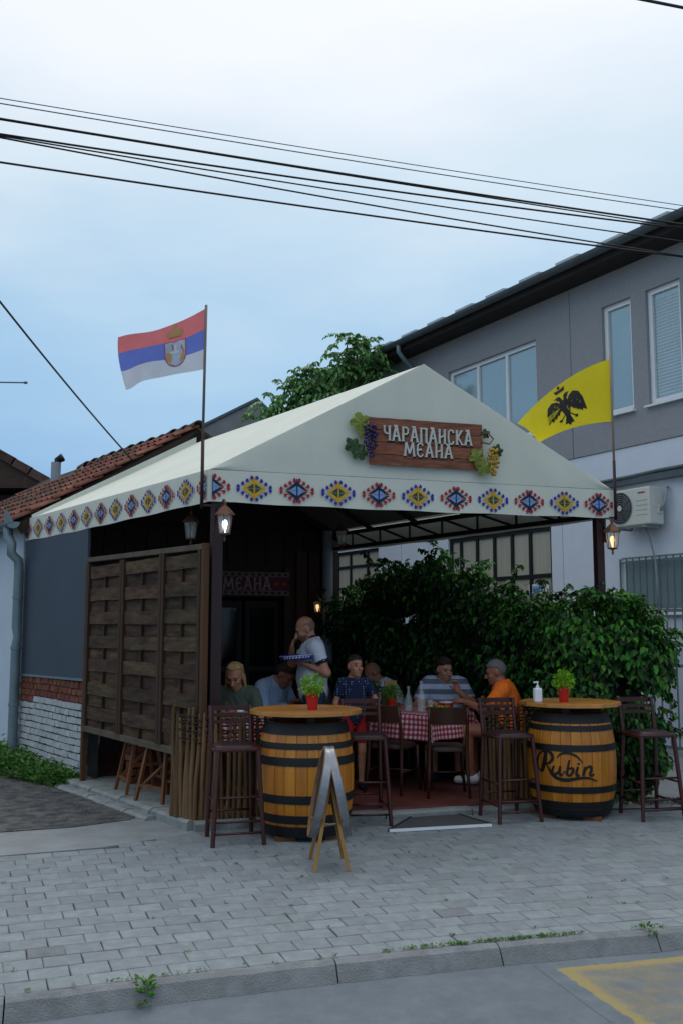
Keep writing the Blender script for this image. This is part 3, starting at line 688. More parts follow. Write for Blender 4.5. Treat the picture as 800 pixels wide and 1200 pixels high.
wattle('wattle_hurdle', 'wattle hurdle wrapping the terrace corner beside the wooden screen', [(-1.50,8.86),(-1.24,8.60),(-.62,8.80)], TZ, .93, 1, 'wattle hurdles')
wattle('wattle_hurdle', 'wattle hurdle behind the bar stool next to the lettered barrel', [(1.36,9.60),(2.15,9.86)], .03, .98, 2, 'wattle hurdles')
# ================================================================== LETTERING
GL = {'Ч': (.54, [[(.08,1),(.08,.66),(.14,.52),(.26,.46),(.43,.48)], [(.43,1),(.43,0)]], [(.08,1),(.43,1),(.43,0)]),
 'А': (.58, [[(.06,0),(.27,1)], [(.29,1),(.50,0)], [(.13,.33),(.43,.33)], [(.12,1),(.36,1)]], [(.06,0),(.50,0)]),
 'Р': (.53, [[(.10,0),(.10,1)], [(.10,.94),(.34,.94),(.43,.84),(.43,.60),(.34,.50),(.10,.47)]], [(.10,0),(.10,1)]),
 'П': (.58, [[(.10,0),(.10,1)], [(.46,0),(.46,1)], [(.02,.95),(.54,.95)]], [(.10,0),(.46,0)]),
 'Н': (.58, [[(.10,0),(.10,1)], [(.46,0),(.46,1)], [(.10,.40),(.46,.60)]], [(.10,0),(.46,0),(.10,1),(.46,1)]),
 'С': (.52, [[(.44,.78),(.38,.94),(.24,.98),(.11,.86),(.08,.5),(.11,.14),(.24,.02),(.38,.06),(.44,.22)]], []),
 'К': (.56, [[(.10,0),(.10,1)], [(.44,1),(.16,.52)], [(.16,.52),(.48,0)]], [(.10,0),(.10,1),(.44,1),(.48,0)]),
 'М': (.74, [[(.06,0),(.14,1)], [(.14,1),(.36,.2)], [(.36,.2),(.58,1)], [(.58,1),(.66,0)]], [(.06,0),(.66,0)]),
 'Е': (.52, [[(.44,.80),(.36,.95),(.22,.98),(.10,.84),(.08,.5),(.10,.16),(.22,.02),(.36,.05),(.44,.20)], [(.10,.50),(.36,.54)]], []),
 'Ј': (.42, [[(.30,1),(.30,.15),(.2,.02),(.06,.1)]], []), 'И': (.56, [[(.1,1),(.1,0)], [(.1,.05),(.46,.95)], [(.46,1),(.46,0)]], [])}
def text(m, word, fn, u0, v0, h, width=None, w=.135, hh=.008, base=.001, mi=0, gap=.06):
    adv = sum(GL[c][0]+gap for c in word) - gap; kx = (width/adv) if width else h; x = u0
    for c in word:
        a, st, se = GL[c]
        for q, s_ in enumerate(st):
            m.ribbon([(x + p[0]*kx, v0 + p[1]*h) for p in s_], w*h*(1.0 if len(s_) == 2 and abs(s_[0][0]-s_[1][0]) < .3 else .8), fn, hh + .0003*q, base, mi)
        for p in se: m.ribbon([(x + (p[0]-.085)*kx, v0 + p[1]*h + (.03*h if p[1] < .5 else -.03*h)), (x + (p[0]+.085)*kx, v0 + p[1]*h + (.03*h if p[1] < .5 else -.03*h))], .06*h, fn, hh+.0012, base, mi)
        x += (a+gap)*kx
def plane_fn(O, ux, n): return lambda u, v, o_: O + ux*u + V(0,0,v) + n*o_
# ================================================================== SIGN ON THE CANOPY GABLE
SO = C1 + e1*1.507 + nf*.045; sg = thing('tavern_sign', 'wooden plank tavern sign with grapes on the canopy gable', 'sign', (SO.x,SO.y,3.24))
OSg = V(SO.x,SO.y,3.24); fnS = plane_fn(V(SO.x,SO.y,3.24), e1, nf)
Kpl = M('carved_red_brown_plank', '#5e2f20', .7, .4, 7, .6, 30, stretch=(.8,.8,8), rnd=.14, col2='#a2684b', thr=(.3,.75))
zs = [(0,.10),(.103,.215),(.218,.335),(.338,.455)]; rn = random.Random(8)
for k, (z0, z1) in enumerate(zs):
    poly = []; x0, x1 = rn.uniform(-.01,.015), 1.17 + rn.uniform(-.015,.015)
    for i in range(13): poly.append((x0 + (x1-x0)*i/12, z0 + rn.uniform(0,.005)))
    for i in range(13): poly.append((x1 - (x1-x0)*i/12, z1 - rn.uniform(0,.005)))
    m = MB(OSg); m.prism([fnS(p[0],p[1],0) for p in poly], nf*(.022 + .002*(k % 2))); m.build('plank', Kpl, sg)
Kwl = M('pale_stone_letter', '#b9bcb4', .7, .12, 20, .2, 60); Ksh = M('dark_letter_edge', '#2a1a14', .8)
tx = MB(OSg); text(tx, 'ЧАРАПАНСКА', fnS, .125, .235, .145, .93, hh=.040, base=.02); text(tx, 'МЕАНА', fnS, .335, .095, .135, .51, hh=.040, base=.02); tx.build('lettering', Kwl, sg)
tx = MB(OSg); text(tx, 'ЧАРАПАНСКА', fnS, .132, .228, .145, .93, w=.19, hh=.0285, base=.02); text(tx, 'МЕАНА', fnS, .342, .088, .135, .51, w=.19, hh=.0285, base=.02); tx.build('lettering_edge', Ksh, sg)
def ico(m, c, r, mi=0, n=6):
    c = Vector(c); m.lathe([(.02*r,-r),(.6*r,-.8*r),(r*.95,-.3*r),(r*.95,.3*r),(.6*r,.8*r),(.02*r,r)], n, c, mi)
def vine_leaf(m, cu, cv, r, rot, off, mi=0):
    pts = []; 
    for k in range(20):
        a = 2*math.pi*k/20; rr = r*(.66 + .30*abs(math.cos(2.5*(a-math.pi/2)))) * (1.1 if math.sin(a) > 0 else .9); pts.append((cu + rr*math.cos(a+rot), cv + rr*math.sin(a+rot)))
    c = fnS(cu, cv, off+.014); ring = [fnS(p[0], p[1], off + .008*math.sin(k*1.9)) for k, p in enumerate(pts)]
    m.add([c]+ring, [(0, 1+k, 1+(k+1) % 20) for k in range(20)], mi)
Kgp = M('purple_grape','#2f2450',.3,.3,9,rnd=.3); Kgy = M('amber_grape','#a8862c',.3,.25,9,rnd=.25); Kvl = M('vine_leaf_yellowgreen','#6f7a2c',.6,.4,14); Kvd = M('vine_leaf_dark','#2d4a26',.6,.35,14)
for lu, lv, lr, lrot, lo_, lm in ((-.10,.385,.105,.3,.03,Kvl), (-.05,.30,.08,1.2,.036,Kvl), (-.17,.17,.09,2.0,.03,Kvd), (-.10,.10,.085,.9,.034,Kvd), (1.20,.36,.055,.2,.03,Kvd), (1.33,.20,.07,1.1,.034,Kvd), (1.10,.12,.09,.5,.045,Kvl), (1.17,.03,.095,1.4,.05,Kvl)):
    m = MB(OSg); vine_leaf(m, lu, lv, lr, lrot, lo_); m.build('vine_leaf', lm, sg)
for (cu, cv, w, h, mt) in ((-.015,.12,.07,.30,Kgp), (1.27,.0,.055,.26,Kgy)):
    m = MB(OSg)
    for k in range(46):
        t = rn.random(); ww = w*(.35+.65*math.sin(min(1,t*1.25)*math.pi*.62)); ico(m, fnS(cu + rn.uniform(-ww,ww), cv - .05 + h*t, .045 + rn.uniform(0,.03)), .017)
    m.build('grape_bunch', mt, sg, smooth=True)
m = MB(OSg); m.tube([fnS(1.15,.28,.03), fnS(1.23,.26,.05), fnS(1.27,.31,.06), fnS(1.22,.37,.05), fnS(1.16,.36,.04)], .008, 6); m.tube([fnS(-.06,.3,.04), fnS(.02,.38,.05), fnS(.06,.34,.05)], .006, 6); m.build('tendril', K['honey'], sg, smooth=True)
# ================================================================== BARRELS
def rad(z, H=.90, rm=.405, re=.335): q = (z/H-.5)*2; return re + (rm-re)*(1-q*q*(.75+.25*q*q))
HOOPS = [(0,.10),(.125,.20),(.30,.375),(.63,.705),(.775,.83),(.90,1.0)]
def stave_mesh(n):
    m = MB(); L = 12; vs = []; ha = math.pi/n - .003
    for i in range(L+1):
        z = .9*i/L; r = rad(z)
        for a in (-ha, -ha*.82, ha*.82, ha):
            rr = r - (.005 if abs(a) > ha*.9 else 0) ; vs.append((rr*math.cos(a), rr*math.sin(a), z))
        for a in (-ha, ha): vs.append(((r-.03)*math.cos(a), (r-.03)*math.sin(a), z))
    fs = []
    for i in range(L):
        for (a, b_) in ((0,1),(1,2),(2,3),(3,5),(5,4),(4,0)): fs.append((i*6+a, i*6+b_, i*6+6+b_, i*6+6+a))
    fs += [(0,4,5,3,2,1), tuple(L*6+k for k in (1,2,3,5,4,0))]
    m.add(vs, fs); return m.mesh('stave', K['stave'])
NS = 26; SM = stave_mesh(NS)
def hoop_mesh(z0, z1):
    m = MB(); n = 48; zz = [z0*.9, (z0+z1)*.45, z1*.9]; pr = [(rad(zz[0])+.001, zz[0]), (rad(zz[0])+.006, zz[0]+.001), (rad(zz[1])+.007, zz[1]), (rad(zz[2])+.006, zz[2]-.001), (rad(zz[2])+.001, zz[2])]
    m.lathe(pr, n, cap=False); me = m.mesh('hoop', K['hoop'], True); me.set_sharp_from_angle(angle=.7); return me
HM = [hoop_mesh(*h) for h in HOOPS]; HM2 = [hoop_mesh(*h) for h in ((0,.075),(.078,.15),(.235,.30),(.64,.705),(.835,.89),(.91,1.0))]
def clip_strip(poly, y0, y1):
    def cut(P, f):
        o = []
        for i in range(len(P)):
            a, b_ = P[i-1], P[i]; fa_, fb = f(a), f(b_)
            if (fa_ >= 0) != (fb >= 0): t = fa_/(fa_-fb); o.append((a[0]+(b_[0]-a[0])*t, a[1]+(b_[1]-a[1])*t))
            if fb >= 0: o.append(b_)
        return o
    return cut(cut(poly, lambda p: p[1]-y0), lambda p: y1-p[1])
def barrel_table(loc, label, rz, n_top, rot_top, rt, hoops):
    root = thing('barrel_table', label, 'barrel', loc, rz, 'barrel tables in front of the terrace')
    for k in range(NS): put(SM, 'stave', root, (0,0,.035), Matrix.Rotation(2*math.pi*(k+.5)/NS, 3, 'Z'))
    for h in hoops: put(h, 'hoop', root, (0,0,.035))
    m = MB(); m.lathe([(.30,.87),(.30,.89)], 30); m.lathe([(.30,.06),(.30,.08)], 30); m.build('barrel_head', K['stave'], root)
    for x, y in ((.2,-.2),(-.2,-.2),(.0,.25)): m = MB(); m.box((x,y,.018), (.16,.1,.036)); m.build('wedge', K['honey'], root)
    m = MB(); m.box((0,0,.965), (.55,.07,.06)); m.box((0,0,.965), (.07,.55,.058)); m.build('crosspiece', K['darkwood'], root)
    P = [(rt*math.cos(2*math.pi*k/n_top+rot_top), rt*math.sin(2*math.pi*k/n_top+rot_top)) for k in range(n_top)]
    wv = 2*rt/6
    tt = MB()
    for k in range(6):
        q = clip_strip(P, -rt + k*wv + .0015, -rt + (k+1)*wv - .0015)
        if len(q) > 2: m = MB(); m.prism([(p[0],p[1],.996) for p in q], (0,0,.034)); m.build('top_plank', K['top'], root, bevel=.003)
    return root
barL = barrel_table((-.30,8.44,0), 'varnished oak barrel table without lettering, behind the oval board stand', .2, 40, 0, .47, HM)
barR = barrel_table((2.13,9.32,0), 'varnished oak barrel table lettered in black script', -.35, 12, .2, .465, HM2)
# script lettering burnt on the right barrel
def barrel_fn(u, v, o_):     # u metres round, v metres up
    z = .47 + v; r = rad(z-.035) + o_; a = -math.pi/2 - .30 + u/.40 - .0 + .35; return V(r*math.cos(a), r*math.sin(a), z)
def arc(cx, cy, rx, ry, a0, a1, n=18, rot=0):
    o = []
    for i in range(n+1):
        a = math.radians(a0 + (a1-a0)*i/n); x, y = rx*math.cos(a), ry*math.sin(a); o.append((cx + x*math.cos(rot) - y*math.sin(rot), cy + x*math.sin(rot) + y*math.cos(rot)))
    return o
def tw(n, a, b_): return [a + (b_-a)*math.sin(math.pi*i/(n-1)) for i in range(n)]
lg = MB(); s0 = -.02; k_ = .00105      # photo-crop pixels to metres
def px(x, y): return ((x-425)*k_*.86 , (400-y)*k_*.90)
def stroke(pts, w0, w1): 
    # smooth polyline by Catmull-Rom
    P = [px(*p) for p in pts]; o = []
    for i in range(len(P)-1):
        p0, p1, p2, p3 = P[max(i-1,0)], P[i], P[i+1], P[min(i+2,len(P)-1)]
        for j in range(5):
            t = j/5; o.append(tuple(.5*((2*p1[c]) + (-p0[c]+p2[c])*t + (2*p0[c]-5*p1[c]+4*p2[c]-p3[c])*t*t + (-p0[c]+3*p1[c]-3*p2[c]+p3[c])*t**3) for c in (0,1)))
    o.append(P[-1]); lg.ribbon(o, [w*k_*1.15 for w in tw(len(o), w0, w1)], barrel_fn, .0035, .0005)
stroke([(200,255),(130,275),(90,350),(100,420),(150,450)], 6, 16)         # sweep left of the R
stroke([(200,262),(185,350),(150,445)], 26, 34)                           # stem
stroke([(150,268),(210,250),(265,280),(270,330),(230,365),(190,365)], 8, 24)  # bowl
stroke([(200,365),(235,420),(275,475),(340,505),(420,510),(520,492),(620,490),(715,522)], 8, 26)  # leg and underline
stroke([(285,385),(268,440),(292,466),(335,435),(352,385)], 14, 20); stroke([(352,385),(338,440),(352,468),(372,455)], 14, 20)
stroke([(440,325),(415,440),(430,468),(470,440),(470,400),(430,405)], 14, 18)
stroke([(520,385),(504,440),(512,468),(532,458)], 15, 19); stroke([(530,350),(524,366)], 16, 20)
stroke([(590,385),(570,470)], 16, 19); stroke([(577,432),(610,392),(645,384),(652,410),(638,455),(652,470),(680,452)], 11, 19)
stroke([(320,310),(360,272),(430,262),(510,290),(565,350)], 6, 18)        # halo arc
lg.build('lettering', K['ink'], barR)
m = MB(); m.ribbon([px(378,440), px(405,440)], .022, barrel_fn, .0045, .0005); m.build('blue_drop', M('blue_print','#26345a',.6), barR)
# ================================================================== BAR STOOLS
def make_stool(label):
    r = thing('bar_stool', label, 'stool', group='bar stools round the barrels')
    sz = .735
    def leg(p0, p1, p2=None):
        m = MB(); pts = [p0, p1] + ([p2] if p2 else []); m.tube(pts, [.0185,.021] + ([.016] if p2 else []), 8); return m.build('leg', K['stoolwood'], r, auto=50)
    FL, FR, BL, BR = (-.205,-.225,0), (.205,-.225,0), (-.185,.215,0), (.185,.215,0)
    TF = .15
    leg(FL, (-TF-.01,-.165,sz)); leg(FR, (TF+.01,-.165,sz)); leg(BL, (-.165,.165,sz), (-.17,.225,1.06)); leg(BR, (.165,.165,sz), (.17,.225,1.06))
    m = MB(); N8 = 24
    def se(a, w, d): c, s_ = math.cos(a), math.sin(a); return (w*math.copysign(abs(c)**.45, c), d*math.copysign(abs(s_)**.45, s_))
    ring = [se(2*math.pi*k/N8, .205, .20) for k in range(N8)]
    m.prism([(p[0],p[1],sz-.012) for p in ring], (0,0,.03)); m.build('seat', K['stoolwood'], r, bevel=.008)
    m = MB(); vs = []
    for q, (kk, zz) in enumerate(((.95,.0),(.92,.010),(.75,.020),(.45,.025),(.0,.027))): vs += [(p[0]*.88*kk, p[1]*.88*kk, sz+.018+zz) for p in ring]
    m.add(vs, [(q*N8+k, q*N8+(k+1)%N8, (q+1)*N8+(k+1)%N8, (q+1)*N8+k) for q in range(4) for k in range(N8)]); m.build('cushion', M('worn_leatherette','#332125',.4,.15,14,.1,60), r, smooth=True)
    def lerp(a, b_, t): return tuple(a[i]+(b_[i]-a[i])*t for i in range(3))
    tops = {'FL':(FL,(-TF-.01,-.165,sz)), 'FR':(FR,(TF+.01,-.165,sz)), 'BL':(BL,(-.165,.165,sz)), 'BR':(BR,(.165,.165,sz))}
    for a, b_, z in (('FL','FR',.25),('FL','FR',.13),('BL','BR',.28),('FL','BL',.20),('FR','BR',.20),('FL','BL',.45),('FR','BR',.45),('FL','FR',.50)):
        m = MB(); m.tube([lerp(*tops[a], z), lerp(*tops[b_], z)], .010, 6); m.build('stretcher', K['stoolwood'], r, smooth=True)
    for z, h in ((.925,.028),(.98,.028),(1.035,.042)):
        m = MB(); L = 8; sec = []
        for k in range(L+1):
            x = -.185 + .37*k/L; y = .205 + .055*(z-.94)/.1 + .03*math.sin(math.pi*k/L)
            sec += [(x,y-.009,z-h/2),(x,y+.009,z-h/2),(x,y+.009,z+h/2),(x,y-.009,z+h/2)]
        m.add(sec, [(k*4+j, k*4+(j+1)%4, k*4+4+(j+1)%4, k*4+4+j) for k in range(L) for j in range(4)] + [(3,2,1,0), tuple(L*4+j for j in range(4))]); m.build('back_slat', K['stoolwood'], r)
    return r
st = make_stool('maroon bar stool left of the unlettered barrel, in front of the wattle corner')
spots = [((-.87,8.2,0), .28, None), ((.20,8.98,.0), .12, 'maroon bar stool on the boy\'s side of the unlettered barrel'), ((1.51,9.12,0), .30, 'maroon bar stool between the floor mat and the lettered barrel'), ((2.82,9.22,0), .22, 'maroon bar stool in front of the hedge past the lettered barrel')]
for i, (l, rz, lab) in enumerate(spots):
    o = st if i == 0 else copy_tree(st)
    o.location = l; o.rotation_euler = (0,0,rz)
    if lab: o['label'] = lab
# ================================================================== OVAL A-FRAME BOARD STAND
af = thing('board_stand', 'folding stand of two oval boards with steel rims', 'sign stand', (-.09,7.36,0), math.radians(6))
Kchalk = M('blackboard', '#26292b', .7, .2, 6); Krim = M('brushed_steel_band', '#8d9196', .35, .2, 14, .15, 40, metal=.75)
for s in (-1, 1):
    # board frame: local axes: along y (depth), up leaning towards the centre
    lean = math.radians(11)*s
    upv = V(-math.sin(lean), 0, math.cos(lean)); outv = V(math.cos(lean), 0, math.sin(lean))*s; dy = V(0,1,0)
    base = V(.165*s, 0, .0)
    c = base + upv*.53 ; A_, B_ = .215, .325
    def ring(r0, o0, o1): return [(c + dy*(A_*r0*math.cos(2*math.pi*k/36)) + upv*(B_*r0*math.sin(2*math.pi*k/36)) + outv*o0) for k in range(36)]
    bd = MB(); bd.prism(ring(.9,-.008,0), outv*.016); bd = bd.build('board', Kchalk, af)
    rm = MB(); o0, o1 = -.032, .032
    r = ring(1,o0,0) + ring(1,o1,0) + ring(.93,o1,0) + ring(.93,o0,0) if False else ring(1,o0,0) + ring(1,o1,0) + ring(.92,o1,0) + ring(.92,o0,0)
    rm.add(r, [(q*36+k, q*36+(k+1)%36, ((q+1)%4)*36+(k+1)%36, ((q+1)%4)*36+k) for q in range(4) for k in range(36)]); rm.build('wooden_hoop', M('pale_bent_wood','#8a6548',.6,.25,8), bd, auto=50)
    mt = MB(); r = ring(1.012,-.026,0) + ring(1.012,.026,0); mt.add(r, [(k, (k+1)%36, 36+(k+1)%36, 36+k) for k in range(36)]); mt.build('steel_band', Krim, bd, smooth=True)
    for y in (-.20, .20):
        m = MB(); top = base + upv*.66 + dy*(y*.45) - outv*.045; bot = base + dy*y - outv*.045; bot.z = 0
        m.bar(bot, top, .026, .022, up=(0,1,0)); m.build('leg', M('pale_pine_leg','#96703c',.6,.25,8,stretch=(1,1,.2)), af, bevel=.002)
    m = MB(); m.bar(base + upv*.36 + dy*-.19 - outv*.03, base + upv*.36 + dy*.19 - outv*.03, .02, .03); m.build('cross_rail', K['honey'], af)
m = MB()
for k in range(22):
    t = k/21; m.lathe([(.004,-.006),(.007,0),(.004,.006)], 6, (-.13+.26*t, -.12, .36-.05*math.sin(math.pi*t)))
m.build('chain', K['galv'], af)
# ================================================================== FLOOR MAT
mt = thing('floor_mat', 'flat grey floor mat with bright metal edge on the pavers', 'mat', (.87,8.88,.004), 0)
q = [(.41,8.50),(1.29,8.76),(1.05,9.22),(.64,9.09)]; q = [(-.46,-.36),(.42,-.12),(.19,.34),(-.24,.2)]
m = MB(); m.prism([(p[0],p[1],0) for p in q], (0,0,.016)); m.build('mat_pad', M('ribbed_rubber','#4b4e50',.9,.15,40,.6,200), mt)
m = MB(); m.bar((-.47,-.372,.011), (.425,-.132,.011), .022, .022); m.build('metal_edge', K['pvc'], mt)
for q0, q1 in (((.43,-.12,.011), (.2,.345,.011)), ((-.475,-.36,.011), (-.25,.21,.011))): m = MB(); m.bar(q0, q1, .018, .022); m.build('dark_edge', K['acd'], mt)
# ================================================================== FLAGS
def flag(name, label, base, ztop, ptop_mat, S, cells, mats, emb):
    root = thing(name, label, 'flag', base); O = V(*base)
    m = MB(O); m.tube([base, (base[0],base[1],base[2]+.62)], .016, 10); m.build('lower_pole', K['steel'], root, smooth=True)
    m = MB(O); m.tube([(base[0],base[1],base[2]+.6), (base[0]+.01*(1 if base[0]<0 else -.4),base[1],ztop)], .0125, 10); m.build('pole', ptop_mat, root, smooth=True)
    m = MB(O); m.bar((base[0],base[1],base[2]+.03), (base[0]+.1*(1 if base[0]<0 else -1), base[1]+.06, base[2]+.03), .02, .02); m.bar((base[0]+.1*(1 if base[0]<0 else -1), base[1]+.06, base[2]+.04), (base[0]+.1*(1 if base[0]<0 else -1), base[1]+.06, base[2]-.22), .02, .02); m.build('bracket', K['steel'], root)
    c = MB(O); c.grid(lambda u, v: S(u, v, 0), 42, 30, cells); c = c.build('cloth', mats, root, smooth=True)
    e = MB(O)
    for sgn in (1, -1): emb(e, lambda u, v, o_, s=sgn: S(u, v, o_*s))
    return root, c, e
def SL_(u, v, o_):
    zt = 4.585 - .40*u + .155*u*u; zb = 4.025 - .10*u - .045*u*u - .03*max(0,(u-.8))*5*abs(math.sin(9*u)); k = v + .02*math.sin(6*u)*math.sin(math.pi*v)
    x = -1.235 - .80*u + .07*u*v*v ; y = 8.63 + .10*u + .045*math.sin(5.2*u+1.6*v)*u**.6 + .02*math.sin(13*u-5*v)*u; return V(x, y - o_, zt + (zb-zt)*k)
def serb(m, F):
    c = (.345, .55); w, h = .125, .29
    def P(pts, o_, mi): m.poly([(c[0]+p[0]*w, c[1]+p[1]*h) for p in pts], F, o_, mi)
    sh = [(-1,-.72),(-.5,-.78),(0,-.7),(.5,-.78),(1,-.72)] + [(math.cos(a), .25+.75*math.sin(a)) for a in [math.pi*k/8 for k in range(9)]]
    P(sh, .004, 0); P([(p[0]*.9, p[1]*.93) for p in sh], .005, 1)
    P([(-.18,-.5),(.18,-.5),(.25,.2),(.55,.75),(-.55,.75),(-.25,.2)], .006, 1)
    for s in (1,-1):
        P([(s*.12,-.45),(s*.35,-.62),(s*.3,-.2),(s*.2,.1),(s*.12,.1)], .007, 2)
        P([(s*.3,.05),(s*.8,-.05),(s*.85,.45),(s*.45,.75),(s*.25,.5)], .007, 3)
    P([(-.12,-.5),(.12,-.5),(.12,.6),(-.12,.6)], .008, 4); P([(-.45,-.1),(.45,-.1),(.45,.08),(-.45,.08)], .009, 4)
    P([(-.6,-1.0),(-.75,-1.35),(-.35,-1.5),(0,-1.62),(.35,-1.5),(.75,-1.35),(.6,-1.0)], .005, 3)
    P([(-.12,-1.5),(.12,-1.5),(.12,-1.85),(-.12,-1.85)], .006, 3)
fm = [M('faded_red_cloth','#cf7378',.8,.08,8,transl=.5), M('faded_blue_cloth','#6374c0',.8,.08,8,transl=.5), M('greyish_white_cloth','#bcc2cf',.8,.06,8,transl=.5)]
r_, c_, e_ = flag('flag', 'red blue white flag with shield on a pole at the canopy corner', (-1.235,8.63,2.76), 4.62, M('dull_pole','#6d625c',.6), SL_, lambda u, v: 0 if v < 1/3 else (1 if v < 2/3 else 2), fm, serb)
e_.build('emblem', [M('emblem_red','#a8595f',.8), M('emblem_silver','#a8b4c4',.8), M('emblem_brick','#b0766f',.8), M('emblem_gold','#b58d5c',.8), M('emblem_white','#c9ced8',.8)], c_)
def SR_(u, v, o_):
    xt, zt = -.97*u, 4.50 - .24*u - .43*u*u; xb, zb = -.74*u, 3.835 - .0*u - .20*u*u; k = v
    x = xt + (xb-xt)*k; z = zt + (zb-zt)*k; y = 10.0 + .12*u + .06*math.sin(4.2*u+2.2*v)*u - .07*math.sin(math.pi*v)*u; return V(2.80 + x, y - o_, z)
def eagle(m, F):
    uc, vc = .555, .52
    def P(pts, o_=.004, mi=0): m.poly([(uc - p[0]*1.18/.80, vc - p[1]*1.18/.50) for p in pts], F, o_, mi)
    for s in (1, -1):
        wing = [(s*.015,.03),(s*.05,.085),(s*.085,.105),(s*.125,.08),(s*.15,.02),(s*.17,-.085),(s*.14,-.05),(s*.132,-.085),(s*.112,-.04),(s*.10,-.07),(s*.085,-.025),(s*.068,-.05),(s*.055,-.01),(s*.02,-.03)]
        for k in range(1, len(wing)-1): P([wing[0], wing[k], wing[k+1]])
        P([(s*.0,.06),(s*.02,.06),(s*.045,.10),(s*.035,.125),(s*.015,.115)]); P([(s*.035,.12),(s*.06,.118),(s*.045,.105)])
        P([(s*.02,-.07),(s*.026,-.065),(s*.07,-.105),(s*.064,-.11)]); P([(s*.058,-.095),(s*.084,-.10),(s*.078,-.122),(s*.056,-.116)])
    P([(-.03,.07),(.03,.07),(.036,-.02),(.02,-.08),(-.02,-.08),(-.036,-.02)], .0042)
    P([(-.015,-.07),(.015,-.07),(.042,-.155),(.02,-.15),(0,-.172),(-.02,-.15),(-.042,-.155)], .0044)
    P([(-.03,.15),(-.04,.185),(0,.175),(.04,.185),(.03,.15)], .0046); P([(-.008,.185),(.008,.185),(.008,.21),(-.008,.21)], .0046)
    for s in (1,-1):
        for q in ((.075,.05),(.1,.02),(.06,.03),(.12,-.01)): P([(s*(q[0]-.006),q[1]),(s*q[0],q[1]+.018),(s*(q[0]+.006),q[1]),(s*q[0],q[1]-.018)], .006, 1)
r_, c_, e_ = flag('flag', 'yellow flag with black double-headed eagle on the canopy corner pole', (2.80,9.97,2.80), 4.54, M('pale_wood_pole','#8d7a6c',.6), SR_, lambda u, v: 0, [M('yellow_cloth','#d6c624',.75,.06,4,transl=.45)], eagle)
e_.build('emblem', [K['ink'], M('emblem_gap','#6f6620',.8)], c_)
# ================================================================== LANTERNS
def lantern(loc, label, bulb, sc=1., wall=None, group='wall lanterns'):
    r = thing('lantern', label, 'lantern', loc, 0, group); n = 6
    def hexr(rr, z, off=0): return [(rr*math.cos(2*math.pi*(k+.5)/n), rr*math.sin(2*math.pi*(k+.5)/n), z) for k in range(n)]
    m = MB(); m.lathe([(.03*sc,-.105*sc),(.05*sc,-.10*sc),(.05*sc,-.088*sc)], 6); m.lathe([(.006*sc,-.16*sc),(.012*sc,-.135*sc),(.006*sc,-.12*sc),(.02*sc,-.104*sc)], 8); m.build('base', K['copper'], r)
    m = MB()
    a, b_ = hexr(.05*sc,-.09*sc), hexr(.072*sc,.075*sc)
    for k in range(n): m.tube([a[k], b_[k]], .004*sc, 5)
    m.build('cage', K['copper'], r)
    m = MB(); a, b_ = hexr(.047*sc,-.087*sc), hexr(.069*sc,.073*sc); m.add(a+b_, [(k,(k+1)%n,n+(k+1)%n,n+k) for k in range(n)]); m.build('glass', K['lglass'], r)
    m = MB(); m.lathe([(.092*sc,.072*sc),(.085*sc,.085*sc),(.05*sc,.125*sc),(.022*sc,.15*sc),(.012*sc,.165*sc),(.016*sc,.175*sc),(.004*sc,.20*sc)], 6); m.build('cap', K['copper'], r)
    m = MB(); m.lathe([(.008*sc,-.085*sc),(.014*sc,-.05*sc),(.025*sc,-.01*sc),(.021*sc,.02*sc),(.006*sc,.032*sc)], 10); m.build('bulb', bulb, r, smooth=True)
    if wall is not None:
        w = Vector(wall); m = MB(); pts = [V(0,0,.17*sc), V(0,0,.21*sc) + w*.15, V(0,0,.22*sc)+w*.5, V(0,0,.17*sc)+w*.85, V(0,0,.10*sc)+w]; m.tube(pts, .009*sc, 7); m.tube([V(0,0,.12*sc)+w*.9, V(0,0,.09*sc)+w*.6, V(0,0,.14*sc)+w*.5, V(0,0,.17*sc)+w*.65], .006*sc, 6)
        m.lathe([(.02*sc,.02*sc),(.035*sc,.05*sc),(.035*sc,.13*sc),(.02*sc,.16*sc)], 8, w*.95); m.build('wall_bracket', K['copper'], r, smooth=True)
    else:
        m = MB(); m.tube([(0,0,.19*sc),(0,0,.42*sc)], .004, 5); m.build('hanger', K['copper'], r)
    return r
lantern((-1.02,8.56,2.62), 'lit copper lantern on the post beside the wooden screen', K['bulbc'], 1.0, (-.05,.16,0))
lantern((2.73,9.87,2.60), 'lit copper lantern on the post below the yellow flag', K['bulbw'], 1.0, (-.08,.2,0))
lantern((-.34,14.05,2.02), 'small lit lantern on the timber beside the tavern door', K['bulbw'], .9, (0,.3,0))
lantern((-1.46,9.5,2.66), 'unlit lantern hanging under the canopy near the wooden screen', K['glass'], .95)
lantern((.0,11.6,2.78), 'unlit lantern hanging under the middle of the canopy', K['glass'], .95)
# ================================================================== DOOR SIGN
ds0 = HP(2.40,-.10,2.17); ds = thing('door_sign', 'dark red tavern name board above the doorway', 'sign', ds0); fnD = plane_fn(ds0, ga, V(ga.y,-ga.x,0)); nD = V(ga.y,-ga.x,0)
m = MB(ds0); m.prism([fnD(-.35,0,0), fnD(1.25,0,0), fnD(1.25,.34,0), fnD(-.35,.34,0)], nD*.02); m.build('board', M('crimson_board','#6e1a2c',.6,.12), ds)
m = MB(ds0)
for z in (.005,.265): m.prism([fnD(-.35,z,.02), fnD(1.25,z,.02), fnD(1.25,z+.07,.02), fnD(-.35,z+.07,.02)], nD*.006)
m.build('border', M('grey_lace_border','#77706c',.7,.5,30), ds)
m = MB(ds0); text(m, 'МЕАНА', fnD, .26, .085, .17, .72, hh=.028, base=.02); m.build('lettering', M('silver_letter','#98938f',.5,.15), ds)
m = MB(ds0)
